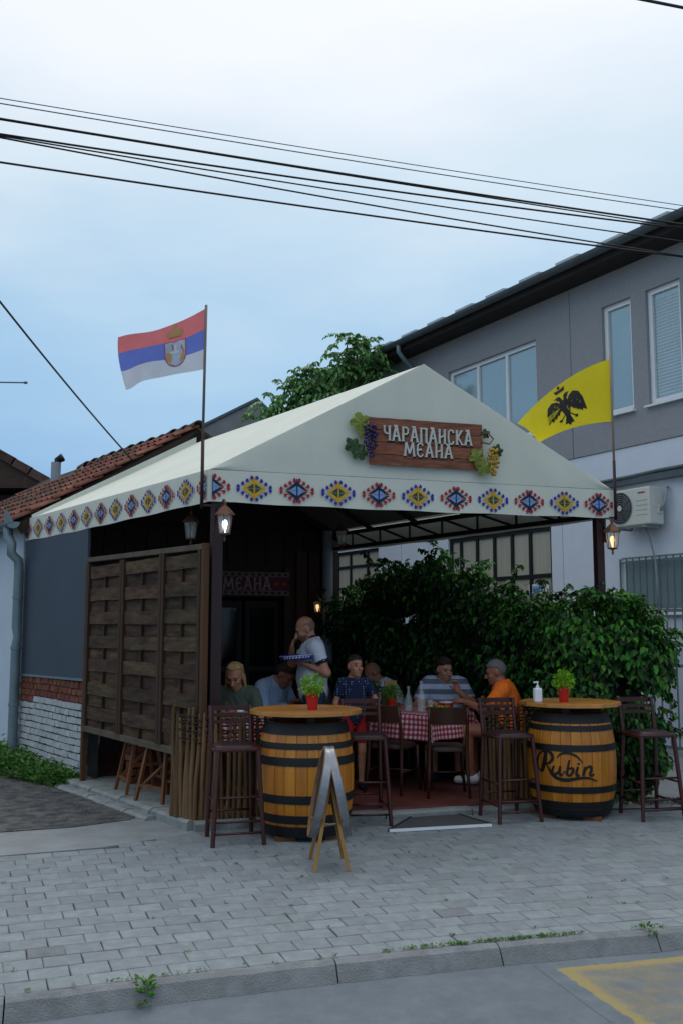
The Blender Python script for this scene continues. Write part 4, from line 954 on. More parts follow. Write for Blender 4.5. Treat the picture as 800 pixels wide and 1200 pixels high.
for k in range(16):
    for z in (.04,.30): x = -.3 + k*.1; m.poly([(x-.03,z),(x,z-.022),(x+.03,z),(x,z+.022)], fnD, .028)
for x in (1.06, 1.18): m.poly([(x-.05,.17),(x,.15),(x+.05,.17),(x,.19)], fnD, .024, 1)
m.build('ornament', [M('dark_ornament','#2d1416',.7), M('gold_ornament','#9a6a3a',.6)], ds)
m0_ = SP(3.0,0,-.9)
ss = thing('small_wall_sign', 'narrow dark framed notice on the wall behind the wooden screen', 'sign', HP(.35,-.05,1.95)); m = MB(); m.box((0,0,.17), (.3,.02,.38), rz=math.atan2(ga.y,ga.x)); m.build('notice', K['black'], ss); m = MB(); 
for k in range(4): m.box((nD.x*.014, nD.y*.014, .06+.075*k), (.22,.006,.03), rz=math.atan2(ga.y,ga.x))
m.build('printed_line', M('grey_print','#4c4648',.7), ss)
# ================================================================== TWO-STOREY BUILDING ON THE RIGHT
FA = V(4.51,14.7,0); fd = V(-.495,.869,0); fnn = V(-.869,-.495,0)
def FP(a, z, out=0): p = FA + fd*a + fnn*out; return V(p.x, p.y, z)
bl_ = thing('two_storey_building', 'two-storey building, grey render over white ground floor, beside the canopy', 'building', FP(0,0)); OBd = FP(0,0)
def holed(name, mat, a0, a1, z0, z1, holes, out=0, th=.3, depth=.12):
    m = MB(OBd); A = sorted({a0,a1,*[h[0] for h in holes],*[h[1] for h in holes]}); Z = sorted({z0,z1,*[h[2] for h in holes],*[h[3] for h in holes]})
    for i in range(len(A)-1):
        for j in range(len(Z)-1):
            ca, cz = (A[i]+A[i+1])/2, (Z[j]+Z[j+1])/2
            if any(h[0] < ca < h[1] and h[2] < cz < h[3] for h in holes): continue
            m.add([FP(A[i],Z[j],out), FP(A[i+1],Z[j],out), FP(A[i+1],Z[j+1],out), FP(A[i],Z[j+1],out)], [(3,2,1,0)])
    for (ha, hb_, hz, ht) in holes:
        q = [(ha,hz),(hb_,hz),(hb_,ht),(ha,ht)]
        for k in range(4):
            p, r = q[k], q[(k+1)%4]; m.add([FP(*p,out), FP(*r,out), FP(*r,out-depth), FP(*p,out-depth)], [(0,1,2,3)])
    m.add([FP(a0,z0,out),FP(a0,z1,out),FP(a0,z1,out-8),FP(a0,z0,out-8)], [(0,1,2,3)]); m.add([FP(a1,z0,out),FP(a1,z1,out),FP(a1,z1,out-8),FP(a1,z0,out-8)], [(3,2,1,0)])
    m.add([FP(a0,z0,out),FP(a1,z0,out),FP(a1,z0,out-.3),FP(a0,z0,out-.3)], [(0,1,2,3)])
    return m.build(name, K[mat], bl_)
up_w = [(2.25,4.84,5.05,6.72), (6.2,8.6,5.05,6.72), (.04,.66,5.05,6.82), (-.92,-.26,5.05,6.82), (-2.6,-1.9,5.05,6.82), (-4.2,-3.4,5.05,6.82)]
lo_w = [(2.0,4.95,.8,3.43), (7.5,9.4,.8,3.45), (-2.4,.44,1.95,2.78)]
holed('upper_wall', 'greyrender', -9, 9.7, 4.48, 7.36, up_w, .02, depth=.16)
holed('lower_wall', 'bwhite', -9, 9.7, -.1, 4.47, lo_w, 0, depth=.14)
m = MB(OBd)
m.bar(FP(1.39,4.48,.0212), FP(1.39,7.3,.0212), .012, .004, up=fnn); m.build('expansion_joint', K['gut'], bl_)
def frame_rect(m, a0, a1, z0, z1, w, o0, o1, mi=0):
    for (x0,x1,y0,y1) in ((a0,a1,z0,z0+w),(a0,a1,z1-w,z1),(a0,a0+w,z0+w,z1-w),(a1-w,a1,z0+w,z1-w)):
        m.hexa([FP(x0,y0,o0),FP(x1,y0,o0),FP(x1,y0,o1),FP(x0,y0,o1),FP(x0,y1,o0),FP(x1,y1,o0),FP(x1,y1,o1),FP(x0,y1,o1)], mi)
def window(a0, a1, z0, z1, mulls, mat_f, mat_p, w=.06, o=-.10, sill=True, trans=(), blind=False):
    f = MB(OBd); frame_rect(f, a0, a1, z0, z1, w, o, o+.06)
    f = f.build('window', K[mat_f], bl_); xs_ = [a0] + list(mulls) + [a1]
    for i, x in enumerate(mulls):
        m = MB(OBd); m.bar(FP(x,z0+w,o+.03), FP(x,z1-w,o+.03), w*.9, .055, up=fnn); m.build('mullion', K[mat_f], f)
    for (x0,x1,z,) in trans:
        m = MB(OBd); m.bar(FP(x0,z,o+.03), FP(x1,z,o+.03), .056, w*.9); m.build('transom', K[mat_f], f)
    for i in range(len(xs_)-1):
        x0, x1 = xs_[i]+w*.45, xs_[i+1]-w*.45; m = MB(OBd)
        m.add([FP(x0,z0+w,o+.02), FP(x1,z0+w,o+.02), FP(x1,z1-w,o+.02), FP(x0,z1-w,o+.02)], [(3,2,1,0)]); m.build('pane', K[mat_p], f)
    if blind:
        m = MB(OBd); n = 30
        for k in range(n):
            z = z0 + w + .06 + (z1-z0-2*w-.1)*k/n; m.bar(FP(a0+w+.03,z,o+.023), FP(a1-w-.03,z,o+.023), .003, .022)
        m.build('blind_slat', K['blind'], f)['kind'] = 'stuff'
    if sill:
        m = MB(OBd); m.hexa([FP(a0-.04,z0-.05,-.0), FP(a1+.04,z0-.05,-.0), FP(a1+.04,z0-.05,.09), FP(a0-.04,z0-.05,.09), FP(a0-.04,z0-.005,-.0), FP(a1+.04,z0-.005,-.0), FP(a1+.04,z0-.02,.09), FP(a0-.04,z0-.02,.09)]); m.build('sill', K['pvc'], f)
    return f
window(2.25,4.84,5.05,6.72,[3.12,3.97],'pvc','pane',.075); window(6.2,8.6,5.05,6.72,[7.0,7.8],'pvc','pane',.075)
window(.04,.66,5.05,6.82,[],'pvc','pane',.075); window(-.92,-.26,5.05,6.82,[],'pvc','pane',.075,blind=True)
window(-2.6,-1.9,5.05,6.82,[],'pvc','pane',.075); window(-4.2,-3.4,5.05,6.82,[],'pvc','pane',.075)
window(2.0,4.95,.8,3.43,[2.60,3.09,3.59,4.10,4.6],'frame','curtain',.07,sill=False,trans=((2.0,4.95,2.60),))
window(7.5,9.4,.8,3.45,[8.04,8.79],'frame','curtain',.06,sill=False,trans=((7.5,9.4,3.1),))
gw = window(-2.4,.44,1.95,2.78,[-.9],'pvc','pane',.05)
gr = MB(OBd)
for k in range(22): a = -2.3 + k*.13; gr.bar(FP(a,1.93,.03), FP(a,2.76,.03), .018, .018, up=fnn)
gr.bar(FP(-2.4,2.70,.03), FP(.44,2.70,.03), .02, .025); gr.bar(FP(-2.4,2.05,.03), FP(.44,2.05,.03), .02, .025); gr.build('window_grille', K['pipe'], gw)
m = MB(OBd); m.hexa([FP(-9,3.88,.0),FP(.70,3.88,.0),FP(.70,3.88,.14),FP(-9,3.88,.14),FP(-9,4.02,.0),FP(.70,4.02,.0),FP(.70,3.97,.14),FP(-9,3.97,.14)]); m.tube([FP(-9,3.99,.12), FP(-3,4.0,.13), FP(-.5,4.01,.12), FP(.1,3.985,.14), FP(.68,3.98,.13)], .03, 8); m.build('cable_ledge', K['gut'], bl_)
# eaves and roof
rf = MB(OBd); rf.hexa([FP(-9.2,7.34,-9),FP(9.9,7.34,-9),FP(9.9,7.34,.46),FP(-9.2,7.34,.46),FP(-9.2,9.6,-9),FP(9.9,9.6,-9),FP(9.9,7.52,.46),FP(-9.2,7.52,.46)])
rf = rf.build('roof', M('dark_soffit_board','#2a2624',.8,.2), bl_)
g2 = MB(OBd); n8 = 8; vs = []; As = [-9.2 + 19.2*i/20 for i in range(21)]
for a in As:
    for k in range(n8+1):
        an = math.pi + math.pi*k/n8; vs.append(FP(a, 7.52+.09*math.sin(an), .55 - .09*math.cos(an)*-1))
g2.add(vs, [(i*(n8+1)+k, i*(n8+1)+k+1, (i+1)*(n8+1)+k+1, (i+1)*(n8+1)+k) for i in range(20) for k in range(n8)]); g2.build('gutter', K['gut'], rf, smooth=True)
for k in range(14):
    a = -3.0 + k*.92; m = MB(OBd); m.hexa([FP(a,7.56,.30),FP(a+.5,7.56,.30),FP(a+.5,7.54,.50),FP(a,7.54,.50),FP(a,7.67,.30),FP(a+.5,7.67,.30),FP(a+.5,7.64,.50),FP(a,7.64,.50)]); m.build('snow_guard', M('pale_snow_guard','#aab4ba',.5,.1), rf)
m = MB(OBd); m.tube([FP(5.8,7.48,.55), FP(5.8,7.3,.55), FP(5.8,7.16,.42), FP(5.8,7.0,.2), FP(5.8,6.85,.1), FP(5.8,4.6,.1)], .05, 10); m.build('downpipe', K['pipe'], bl_, smooth=True)
# seam lines of the white panels
m = MB(OBd)
for a in (1.72, .95, 5.6, 6.6): m.bar(FP(a,.0,.001), FP(a,3.9,.001), .008, .004, up=fnn)
m.build('panel_seam', K['hose'], bl_)
# air conditioner
ac = thing('air_conditioner', 'white outdoor air conditioner unit on the white wall', 'air conditioner', FP(-.14,3.2,.06), math.atan2(fd.y,fd.x)+math.pi)
# local: x along facade towards camera-right, y into wall... front is local -y? facade outward is local +y rotated
def AL(x, y, z): return (x, y, z)
sgn = 1 if (Matrix.Rotation(math.atan2(fd.y,fd.x)+math.pi, 3, 'Z') @ V(0,1,0)).dot(fnn) > 0 else -1
m = MB(); m.box((0, sgn*.19, .28), (.80,.29,.55)); m.build('casing', K['acw'], ac, bevel=.02)
fc = (-.17, sgn*.338, .28)
def disc_ring(r0, r1, y0, y1, n=28):
    vs = []; 
    for r, y in ((r0,y0),(r1,y0),(r1,y1),(r0,y1)): vs += [(fc[0]+r*math.cos(2*math.pi*k/n), y, fc[2]+r*math.sin(2*math.pi*k/n)) for k in range(n)]
    return vs, [(q*n+k, q*n+(k+1)%n, ((q+1)%4)*n+(k+1)%n, ((q+1)%4)*n+k) for q in range(4) for k in range(n)]
m = MB(); m.add([(fc[0]+.235*math.cos(2*math.pi*k/28), sgn*.337, fc[2]+.235*math.sin(2*math.pi*k/28)) for k in range(28)], [tuple(range(28))]); m.build('fan_opening', K['acd'], ac)
for r in (.05,.08,.11,.14,.17,.20,.235): m = MB(); m.add(*disc_ring(r-.004, r+.004, sgn*.340, sgn*.348)); m.build('grille_ring', M('grille_grey','#7b8080',.5), ac)
m = MB(); 
for k in range(8): a = math.pi*k/4; m.bar((fc[0]+.04*math.cos(a), sgn*.351, fc[2]+.04*math.sin(a)), (fc[0]+.235*math.cos(a+.5), sgn*.351, fc[2]+.235*math.sin(a+.5)), .006, .006)
m.build('grille_spoke', K['acd'], ac)
m = MB(); m.add([(fc[0]+.042*math.cos(2*math.pi*k/16), sgn*.354, fc[2]+.042*math.sin(2*math.pi*k/16)) for k in range(16)], [tuple(range(16))]); m.build('fan_hub', K['acw'], ac)
m = MB(); m.box((.25, sgn*.337, .475), (.13,.006,.022)); m.build('badge', M('red_badge','#a3332e',.5), ac)
m = MB()
for k in range(4): m.box((.25, sgn*.3365, .15+.07*k), (.22,.004,.006))
m.build('casing_groove', K['hose'], ac)
m = MB(); m.box((.402, sgn*.20, .36), (.012,.12,.22)); m.box((.41, sgn*.14, .22), (.03,.09,.12)); m.build('valve_cover', K['acw'], ac, bevel=.008)
m = MB()
for x in (-.28,.28): m.bar((x, sgn*.0, -.02), (x, sgn*.36, -.02), .03, .03); m.bar((x, 0, -.02), (x, 0, .3), .03, .03)
m.build('wall_bracket', K['hose'], ac)
m = MB(); m.tube([(.1,sgn*.1,-.02),(.14,sgn*.08,-.15),(.19,sgn*.03,-.5),(.2,sgn*.02,-.8),(.2,sgn*.02,-1.2)], .014, 8); m.tube([(.42,sgn*.14,.2),(.47,sgn*.12,.3),(.46,sgn*.03,.5),(.42,sgn*-.02,.56)], .022, 8); m.build('hose', K['hose'], ac, smooth=True)
# metal fence and gate before the building
def bars(name, label, a0, a1, out, z0, z1, step, rails, grp=None):
    r = thing(name, label, 'fence', FP(a0,0,out), group=grp); O = FP(a0,0,out)
    for a in (a0, a1): m = MB(O); m.bar(FP(a,0,out), FP(a,z1+.05,out), .07, .07, up=fnn); m.build('post', K['pipe'], r)
    for z in rails: m = MB(O); m.bar(FP(a0,z,out), FP(a1,z,out), .03, .04); m.build('rail', K['pipe'], r)
    n = int(abs(a1-a0)/step)
    for k in range(1, n): a = a0 + (a1-a0)*k/n; m = MB(O); m.bar(FP(a,z0,out), FP(a,z1,out), .018, .018, up=fnn); m.build('bar', K['pipe'], r)
    return r
gt = bars('metal_gate', 'grey metal bar gate beside the barred window', -1.9, -.22, .55, .08, 2.0, .13, (.1,1.2,1.95))
bars('metal_fence', 'grey metal bar fence below the curtained black-framed window', 1.6, 5.2, .7, .1, 2.28, .17, (.12,2.1))
nt_ = thing('notice_plate', 'small red and blue notice plate hanging on the metal gate', 'sign', FP(-.42,1.55,.60)); On = FP(-.42,1.55,.60)
m = MB(On); m.hexa([FP(-.60,1.55,.585),FP(-.28,1.55,.585),FP(-.28,1.55,.595),FP(-.60,1.55,.595),FP(-.60,1.98,.585),FP(-.28,1.98,.585),FP(-.28,1.98,.595),FP(-.60,1.98,.595)]); m.build('plate', K['pvc'], nt_)
fnN = lambda u, v, o_: FP(-.28-u, 1.55+v, .595+o_)
m = MB(On); m.poly([(.02,.02),(.30,.02),(.30,.16),(.02,.16)], fnN, .003); m.build('blue_band', M('blue_print_plate','#2b55a5',.5), nt_)
m = MB(On)
for (u0,u1,v) in ((.05,.27,.36),(.10,.22,.28)): m.poly([(u0,v),(u1,v),(u1,v+.045),(u0,v+.045)], fnN, .003)
m.build('red_print', M('red_print_plate','#b04a48',.5), nt_)
jc = thing('window_card', 'small white card with blue letters in the curtained window', 'sign', FP(2.2,2.33,-.05)); Oj = FP(2.2,2.33,-.05)
m = MB(Oj); m.hexa([FP(2.15,2.3,-.06),FP(2.66,2.3,-.06),FP(2.66,2.3,-.05),FP(2.15,2.3,-.05),FP(2.15,2.46,-.06),FP(2.66,2.46,-.06),FP(2.66,2.46,-.05),FP(2.15,2.46,-.05)]); m.build('card', K['pvc'], jc)
m = MB(Oj); text(m, 'ЈИМА', lambda u, v, o_: FP(2.62-u, 2.33+v, -.05+o_), .0, .0, .10, .34, w=.22, hh=.004); m.build('lettering', M('bright_blue_print','#2f7fd0',.5), jc)
# ================================================================== FAR BUILDINGS
gb_ = thing('grey_outbuilding', 'bare cement gable of an outbuilding beyond the tiled roof', 'building', (-2.6,24,0)); Og = V(-2.6,24,0)
m = MB(Og); P_ = [(-5.6,24,0),(-.9,24,0),(-.9,24,6.25),(-2.09,24,7.36),(-5.6,24,5.6)]; m.prism(P_, (0,6,0)); m.build('wall', K['bgrey'], gb_)
m = MB(Og); m.prism([(-2.09,23.95,7.36),(-.7,23.95,6.06),(-.7,23.95,6.13),(-2.09,23.95,7.43)], (0,6.1,0)); m.prism([(-2.09,23.95,7.36),(-2.09,23.95,7.43),(-5.7,23.95,5.62),(-5.7,23.95,5.55)], (0,6.1,0)); m.build('roof_edge', K['gut'], gb_)
dh = thing('dark_shed', 'dark timber shed with sagging tiled roof behind the white house', 'building', (-8,19,0)); Od = V(-8,19,0)
m = MB(Od); m.prism([(-14,19.4,0),(-6.3,19.4,0),(-6.3,19.4,4.35),(-14,19.4,4.35)], (0,5,0)); m.build('wall', K['darkwood'], dh)
m = MB(Od); m.hexa([(-14,18.9,4.45),(-5.75,18.9,4.42),(-5.75,25,4.42),(-14,25,4.45),(-14,18.9,9.2),(-5.75,18.9,4.50),(-5.75,25,4.50),(-14,25,9.2)]); shr = m.build('roof', K['oldtile'], dh)
for k in range(9):
    x0 = -5.7 - k*.33; z0 = 4.53 + k*.19; m = MB(Od); m.bar((x0,18.86,z0+.02), (x0-.36,18.86,z0+.215), .16, .06, up=(0,1,0)); m.build('verge_tile', K['oldtile'], shr)
ch = thing('flue_pipe', 'grey flue pipe with black cowl behind the tiled ridge', 'flue', (-5.0,17,3.6)); m = MB(); m.lathe([(.085,0),(.085,1.0),(.08,1.0)], 14); m.build('pipe', K['hose'], ch, auto=40)
m = MB(); m.tube([(.02,0,.92),(.03,-.01,1.05),(.08,-.02,1.1),(.12,-.02,1.02)], [.05,.06,.06,.05], 10); m.build('cowl', K['black'], ch, smooth=True)
an = thing('antenna', 'thin aerial rod reaching past the dark shed roof', 'antenna', (-7.2,15.5,4.6)); m = MB(); m.tube([(0,0,0),(0,0,1.3)], .02, 6); m.build('mast', K['cable2'], an); m = MB(); m.tube([(-.6,0,1.09),(2.11,0,1.05)], .012, 6); m.tube([(2.08,0,1.05),(2.13,0,1.05)], .022, 6); m.build('rod', K['cable2'], an)
# ================================================================== OVERHEAD CABLES
f_, p_ = 1150., math.radians(6.79); cp_, sp_ = math.cos(p_), math.sin(p_)
def wire(zl, zr, yl, yr, xl, xr, sag, r, mat, label):
    """cable along the street from left support to right support"""
    pts = []
    for i in range(61):
        t = -1.0 + 3.0*i/60; pts.append(V(xl + (xr-xl)*t, yl + (yr-yl)*t, zl + (zr-zl)*t + sag*(t*t-t)*.28))
    O = pts[0]; m = MB(O); m.tube(pts, r, 6, caps=True); o = m.build('overhead_cable', K[mat], None, smooth=True, loc=O); tag(o, label, 'cable', 'overhead street cables'); return o
def WP(u, v, Y):
    x = (u-400)/f_; y = (600-v)/f_; d = V(x, cp_-y*sp_, sp_+y*cp_); t = Y/d.y; return V(d.x*t, Y, 1.7+d.z*t)
for (v0, v1, Yl, Yr, sag, r, mat, lab) in (
    (115,241,9.0,11.6,.25,.005,'cable2','thin grey cable, highest of the street lines'), (121,247,9.0,11.7,.32,.006,'cable2','thin grey cable just under the highest street line'),
    (139,263,9.1,11.8,.3,.012,'cable','thick black cable, third from the top of the street lines'), (140,267,9.2,11.8,.12,.008,'cable','thin black cable crossing the third street line'),
    (157,268,9.2,11.9,.45,.011,'cable','black cable dipping below the thick third street line'), (159,283,9.2,12.0,.42,.008,'cable','black cable in the middle of the lower street lines'),
    (161,300,9.2,12.1,.55,.009,'cable','black cable that meets the lowest line at the grey eaves'), (190,301,9.3,12.2,.35,.011,'cable','lowest black cable of the street lines')):
    a, b_ = WP(0,v0,Yl), WP(800,v1,Yr); wire(a.z, b_.z, a.y, b_.y, a.x, b_.x, sag, r, mat, lab)
a = WP(755,0,7); b_ = WP(800,9,7.25); d = (b_-a); pts = [a - d*14 + V(0,0,.0), a, b_, b_ + d*8]; m = MB(pts[0]); m.tube(pts, .012, 6); tag(m.build('overhead_cable', K['cable'], None, loc=pts[0]), 'short stretch of thick cable above the grey building corner', 'cable', 'overhead street cables')
a = WP(0,353,9.0); b_ = RS(VB-.03, SL*.62, .02); pts = []
for i in range(25):
    t = -1 + 2*i/24; pts.append(a.lerp(b_, t) + V(0,0,.12*(t*t-t)))
m = MB(b_); m.tube(pts, .011, 6); tag(m.build('service_cable', K['cable'], None, smooth=True, loc=b_), 'black service cable dropping to the tiled roof edge', 'cable')
# ================================================================== FOLIAGE
def leaf_mesh(name, P, T, Nn, S, mats, mi=None, fold=.15, wide=.29):
    P = np.asarray(P, float); T = np.asarray(T, float); Nn = np.asarray(Nn, float); S = np.asarray(S, float)[:, None]; n = len(P)
    T /= np.linalg.norm(T, axis=1, keepdims=True) + 1e-9; B = np.cross(T, Nn); B /= np.linalg.norm(B, axis=1, keepdims=True) + 1e-9; U = np.cross(B, T)
    v = np.stack([P, P + T*S*.28 + B*S*wide + U*S*fold, P + T*S*.68 + B*S*wide*.72 + U*S*fold*.6, P + T*S - U*S*.12, P + T*S*.68 - B*S*wide*.72 + U*S*fold*.6, P + T*S*.28 - B*S*wide + U*S*fold], 1).reshape(-1, 3)
    i = np.arange(n)*6; f = np.stack([np.stack([i, i+1, i+2, i+3], 1), np.stack([i, i+3, i+4, i+5], 1)], 1).reshape(-1)
    me = bpy.data.meshes.new(name); me.vertices.add(len(v)); me.vertices.foreach_set('co', v.ravel()); me.loops.add(len(f)); me.loops.foreach_set('vertex_index', f.astype(np.int32))
    me.polygons.add(2*n); me.polygons.foreach_set('loop_start', np.arange(0, 8*n, 4, dtype=np.int32)); me.polygons.foreach_set('loop_total', np.full(2*n, 4, np.int32))
    for m_ in mats: me.materials.append(m_)
    if mi is not None: me.polygons.foreach_set('material_index', np.repeat(np.asarray(mi, np.int32), 2))
    me.update(calc_edges=True); me.validate(); return me
def blobs_sample(blobs, n, rng, lo=.72, hi=1.08, rej=.72):
    C = np.array([b[:3] for b in blobs]); R = np.array([b[3:6] for b in blobs]); w = (R[:,0]*R[:,2]); w = w/w.sum(); k = rng.choice(len(blobs), n, p=w)
    d = rng.normal(size=(n,3)); d /= np.linalg.norm(d, axis=1, keepdims=True); fac = rng.uniform(lo, hi, (n,1)); p = C[k] + d*R[k]*fac
    keep = np.ones(n, bool)
    for j in range(len(blobs)):
        q = np.linalg.norm((p - C[j])/R[j], axis=1); keep &= ~((q < rej) & (k != j))
    return p[keep], d[keep]
def lumpy(m, c, r, rng, n=10, mi=0):
    c = Vector(c); prof = []; vs = []
    for i in range(7):
        ph = math.pi*i/6
        for k in range(n):
            a = 2*math.pi*k/n; s = rng.uniform(.85,1.1); vs.append(c + V(r[0]*math.sin(ph)*math.cos(a)*s, r[1]*math.sin(ph)*math.sin(a)*s, r[2]*math.cos(ph)*s))
    m.add(vs, [(i*n+k, i*n+(k+1)%n, (i+1)*n+(k+1)%n, (i+1)*n+k) for i in range(6) for k in range(n)], mi)
def shrub(name, label, base, blobs, n, size, seed, mats, mixw, sprays, stems, core=.62, cat='plant', group=None):
    rng = np.random.default_rng(seed); root = thing(name, label, cat, base, group=group); O = np.array(base, float)
    p, d = blobs_sample(blobs, int(n*1.5), rng, .60, 1.16, .62)
    q = p*np.array([5.2,5.2,6.0]); nz_ = np.sin(q[:,0]+1.7*np.sin(q[:,2]*.7))*np.sin(q[:,1]*1.1+seed)+np.sin(q[:,2]*1.3+q[:,0]*.6)*.8; kp = nz_ > -.75 + .5*rng.random(len(p)); p, d = p[kp], d[kp]; m_ = len(p)
    T = d*.45 + rng.normal(size=(m_,3))*.42 + np.array([0,0,-1.0]); Nn = d + rng.normal(size=(m_,3))*.45 + np.array([0,-.1,.35]); S = rng.uniform(.7,1.25,m_)*size
    hgt = (p[:,2] - p[:,2].min())/(np.ptp(p[:,2])+1e-6); mi = (rng.random(m_) < mixw*(.25+1.5*hgt**1.5)).astype(int)  # more bright leaves towards the top: new growth plus sunlit tone in the colour
    P2, T2, N2, S2, M2 = [p], [T], [Nn], [S], [mi]; st = MB(base)
    for (x, y, z, dx, dy, dz, L) in sprays:       # arching shoots with paired leaves
        k = int(L/.05)+2; a = np.array([x,y,z]); dv = np.array([dx,dy,dz]); pts = []
        for i in range(k):
            t = i/(k-1); q = a + dv*L*t + np.array([0,0,-.28*L*t*t]); pts.append(V(*q))
            for sg in (1,-1,0):
                side = np.cross(dv, [0,0,1.]); side /= np.linalg.norm(side)+1e-9; P2.append((q + rng.normal(size=3)*.012)[None]); T2.append((side*sg*.8 + dv*.4 + np.array([0,0,-.55]) + rng.normal(size=3)*.25)[None]); N2.append((np.array([0,-.2,1.]) + rng.normal(size=3)*.3)[None]); S2.append(np.array([size*rng.uniform(.6,1.05)])); M2.append(np.array([1 if rng.random() < .6 else 0]))
        st.tube(pts, [.006]*len(pts), 4)
    for pts, r0 in stems: st.tube([V(*q) for q in pts], [r0*(1-.55*i/(len(pts)-1)) for i in range(len(pts))], 7)
    st.build('stem', K['bark'], root, smooth=True)
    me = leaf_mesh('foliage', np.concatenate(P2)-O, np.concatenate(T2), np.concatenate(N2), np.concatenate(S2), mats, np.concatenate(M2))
    o = bpy.data.objects.new('foliage', me); COL.objects.link(o); o.parent = root
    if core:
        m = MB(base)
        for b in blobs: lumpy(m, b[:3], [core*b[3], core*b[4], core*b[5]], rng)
        m.build('light_block_core', K['core'], root)  # added dark lumps inside the leaves, block light passing through the shrub
    return root
rng = np.random.default_rng(4)
# creeper along the right side of the terrace
def top_h(t): return float(np.interp(t, [.12,.22,.35,.5,.6,.75,.88,1.0], [1.55,1.75,2.2,2.55,2.62,2.5,2.36,2.15]))
bl1 = []
for k in range(13):
    t = .18 + .073*k; q = Q(1.0, t); h = top_h(t); x, y = q.x + .12, q.y + .06
    for z, r in ((.35,.42), (.95,.46), (1.5,.46), (h-.42,.42)):
        if z > h-.3: continue
        bl1.append((x + rng.uniform(-.08,.08), y + rng.uniform(-.08,.08), z, r*rng.uniform(.85,1.15), r*rng.uniform(.85,1.15), .42*rng.uniform(.9,1.1)))
sp1 = []
for k in range(90):
    t = rng.uniform(.2,1.02); q = Q(1.0, t); h = top_h(t); sp1.append((q.x+rng.uniform(-.3,.4), q.y+rng.uniform(-.3,.3), h-.15+rng.uniform(-.25,.05), rng.uniform(-.6,.6), rng.uniform(-.6,.2), rng.uniform(.3,.9), rng.uniform(.25,.6)))
stems1 = [([(Q(1,t).x+.1,Q(1,t).y,0), (Q(1,t).x+.05,Q(1,t).y+.05,.8), (Q(1,t).x+.15,Q(1,t).y,1.5), (Q(1,t).x+.1,Q(1,t).y,2.1)], .03) for t in (.25,.45,.65,.85,1.0)]
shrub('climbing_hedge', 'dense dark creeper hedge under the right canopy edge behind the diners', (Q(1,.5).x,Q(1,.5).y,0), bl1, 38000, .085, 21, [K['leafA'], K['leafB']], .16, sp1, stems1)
bl2 = []
for (x, y, z, rx, rz_) in ((2.15,10.95,1.45,.50,.55),(2.62,10.85,1.62,.36,.46),(3.02,10.8,1.66,.36,.44),(2.85,10.9,1.35,.4,.4),(3.28,10.75,1.40,.27,.36),(2.2,10.9,.8,.5,.55),(2.7,10.8,.95,.55,.6),(3.08,10.75,.85,.33,.45),(2.85,10.8,.35,.4,.4),(3.2,10.7,.45,.16,.3),(2.45,10.85,.3,.45,.4)):
    bl2.append((x*.945 if x > 2.5 else x+.1, y-.56 if x > 2.5 else y+.15, z*.97, rx, .40, rz_))
sp2 = []
for k in range(95):
    x = rng.uniform(1.8,3.35); sp2.append((x*.965, (10.05 if x > 2.45 else 10.75)+rng.uniform(-.2,.3), float(np.interp(x,[1.7,2.3,2.7,3.1,3.5],[1.85,2.05,2.05,1.95,1.5]))-rng.uniform(0,.2), rng.uniform(-.5,.7), rng.uniform(-.6,.1), rng.uniform(.2,.8), rng.uniform(.2,.5)))
for k in range(34):
    sp2.append((rng.uniform(2.85,3.3), 10.1+rng.uniform(-.1,.2), rng.uniform(.4,1.6), rng.uniform(.3,.9), rng.uniform(-.5,.0), rng.uniform(-.3,.4), rng.uniform(.2,.4)))
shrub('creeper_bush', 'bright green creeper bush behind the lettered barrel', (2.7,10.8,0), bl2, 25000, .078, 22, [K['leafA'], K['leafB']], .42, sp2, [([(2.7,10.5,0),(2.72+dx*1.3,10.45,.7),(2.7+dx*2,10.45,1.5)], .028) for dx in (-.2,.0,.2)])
# tree beyond the canopy ridge
tr = thing('walnut_tree', 'leafy tree with drooping leaves showing between canopy ridge and grey eaves', 'tree', (-.3,20.5,0)); Ot = V(-.3,20.5,0); rng = np.random.default_rng(9)
tk = MB(Ot); cl = [(-1.35,20,6.35,.32),(-1.05,20.1,6.55,.36),(-.75,20.1,6.45,.42),(-.55,20,6.85,.34),(-.2,20.2,6.75,.5),(-.85,20.2,7.0,.25),(.05,20.1,7.25,.42),(.12,20,7.62,.30),(.35,20.2,7.5,.32),(.62,20.1,7.55,.36),(.75,20,7.2,.3),(.3,20.4,6.9,.5),(-.3,20.2,6.2,.5),(-1.0,20.1,6.1,.5),(.6,20.4,6.6,.5),(-1.55,20.2,6.0,.4),(.0,20.6,6.2,.6),(-.6,20.5,5.5,.7),(.5,20.6,5.6,.7)]
tk.tube([(-.3,20.5,0),(-.25,20.5,2),(-.35,20.4,4),(-.25,20.4,5.4)], [.17,.14,.11,.08], 9)
for c in cl: tk.tube([(-.3,20.4,4.3+rng.uniform(-.5,.9)), ((-.3+c[0])/2+rng.uniform(-.1,.1), 20.3, (5.0+c[2])/2+.1), (c[0],c[1],c[2])], [.05,.03,.012], 6)
tk.build('trunk', K['bark'], tr, smooth=True)
P_, T_, N_, S_ = [], [], [], []
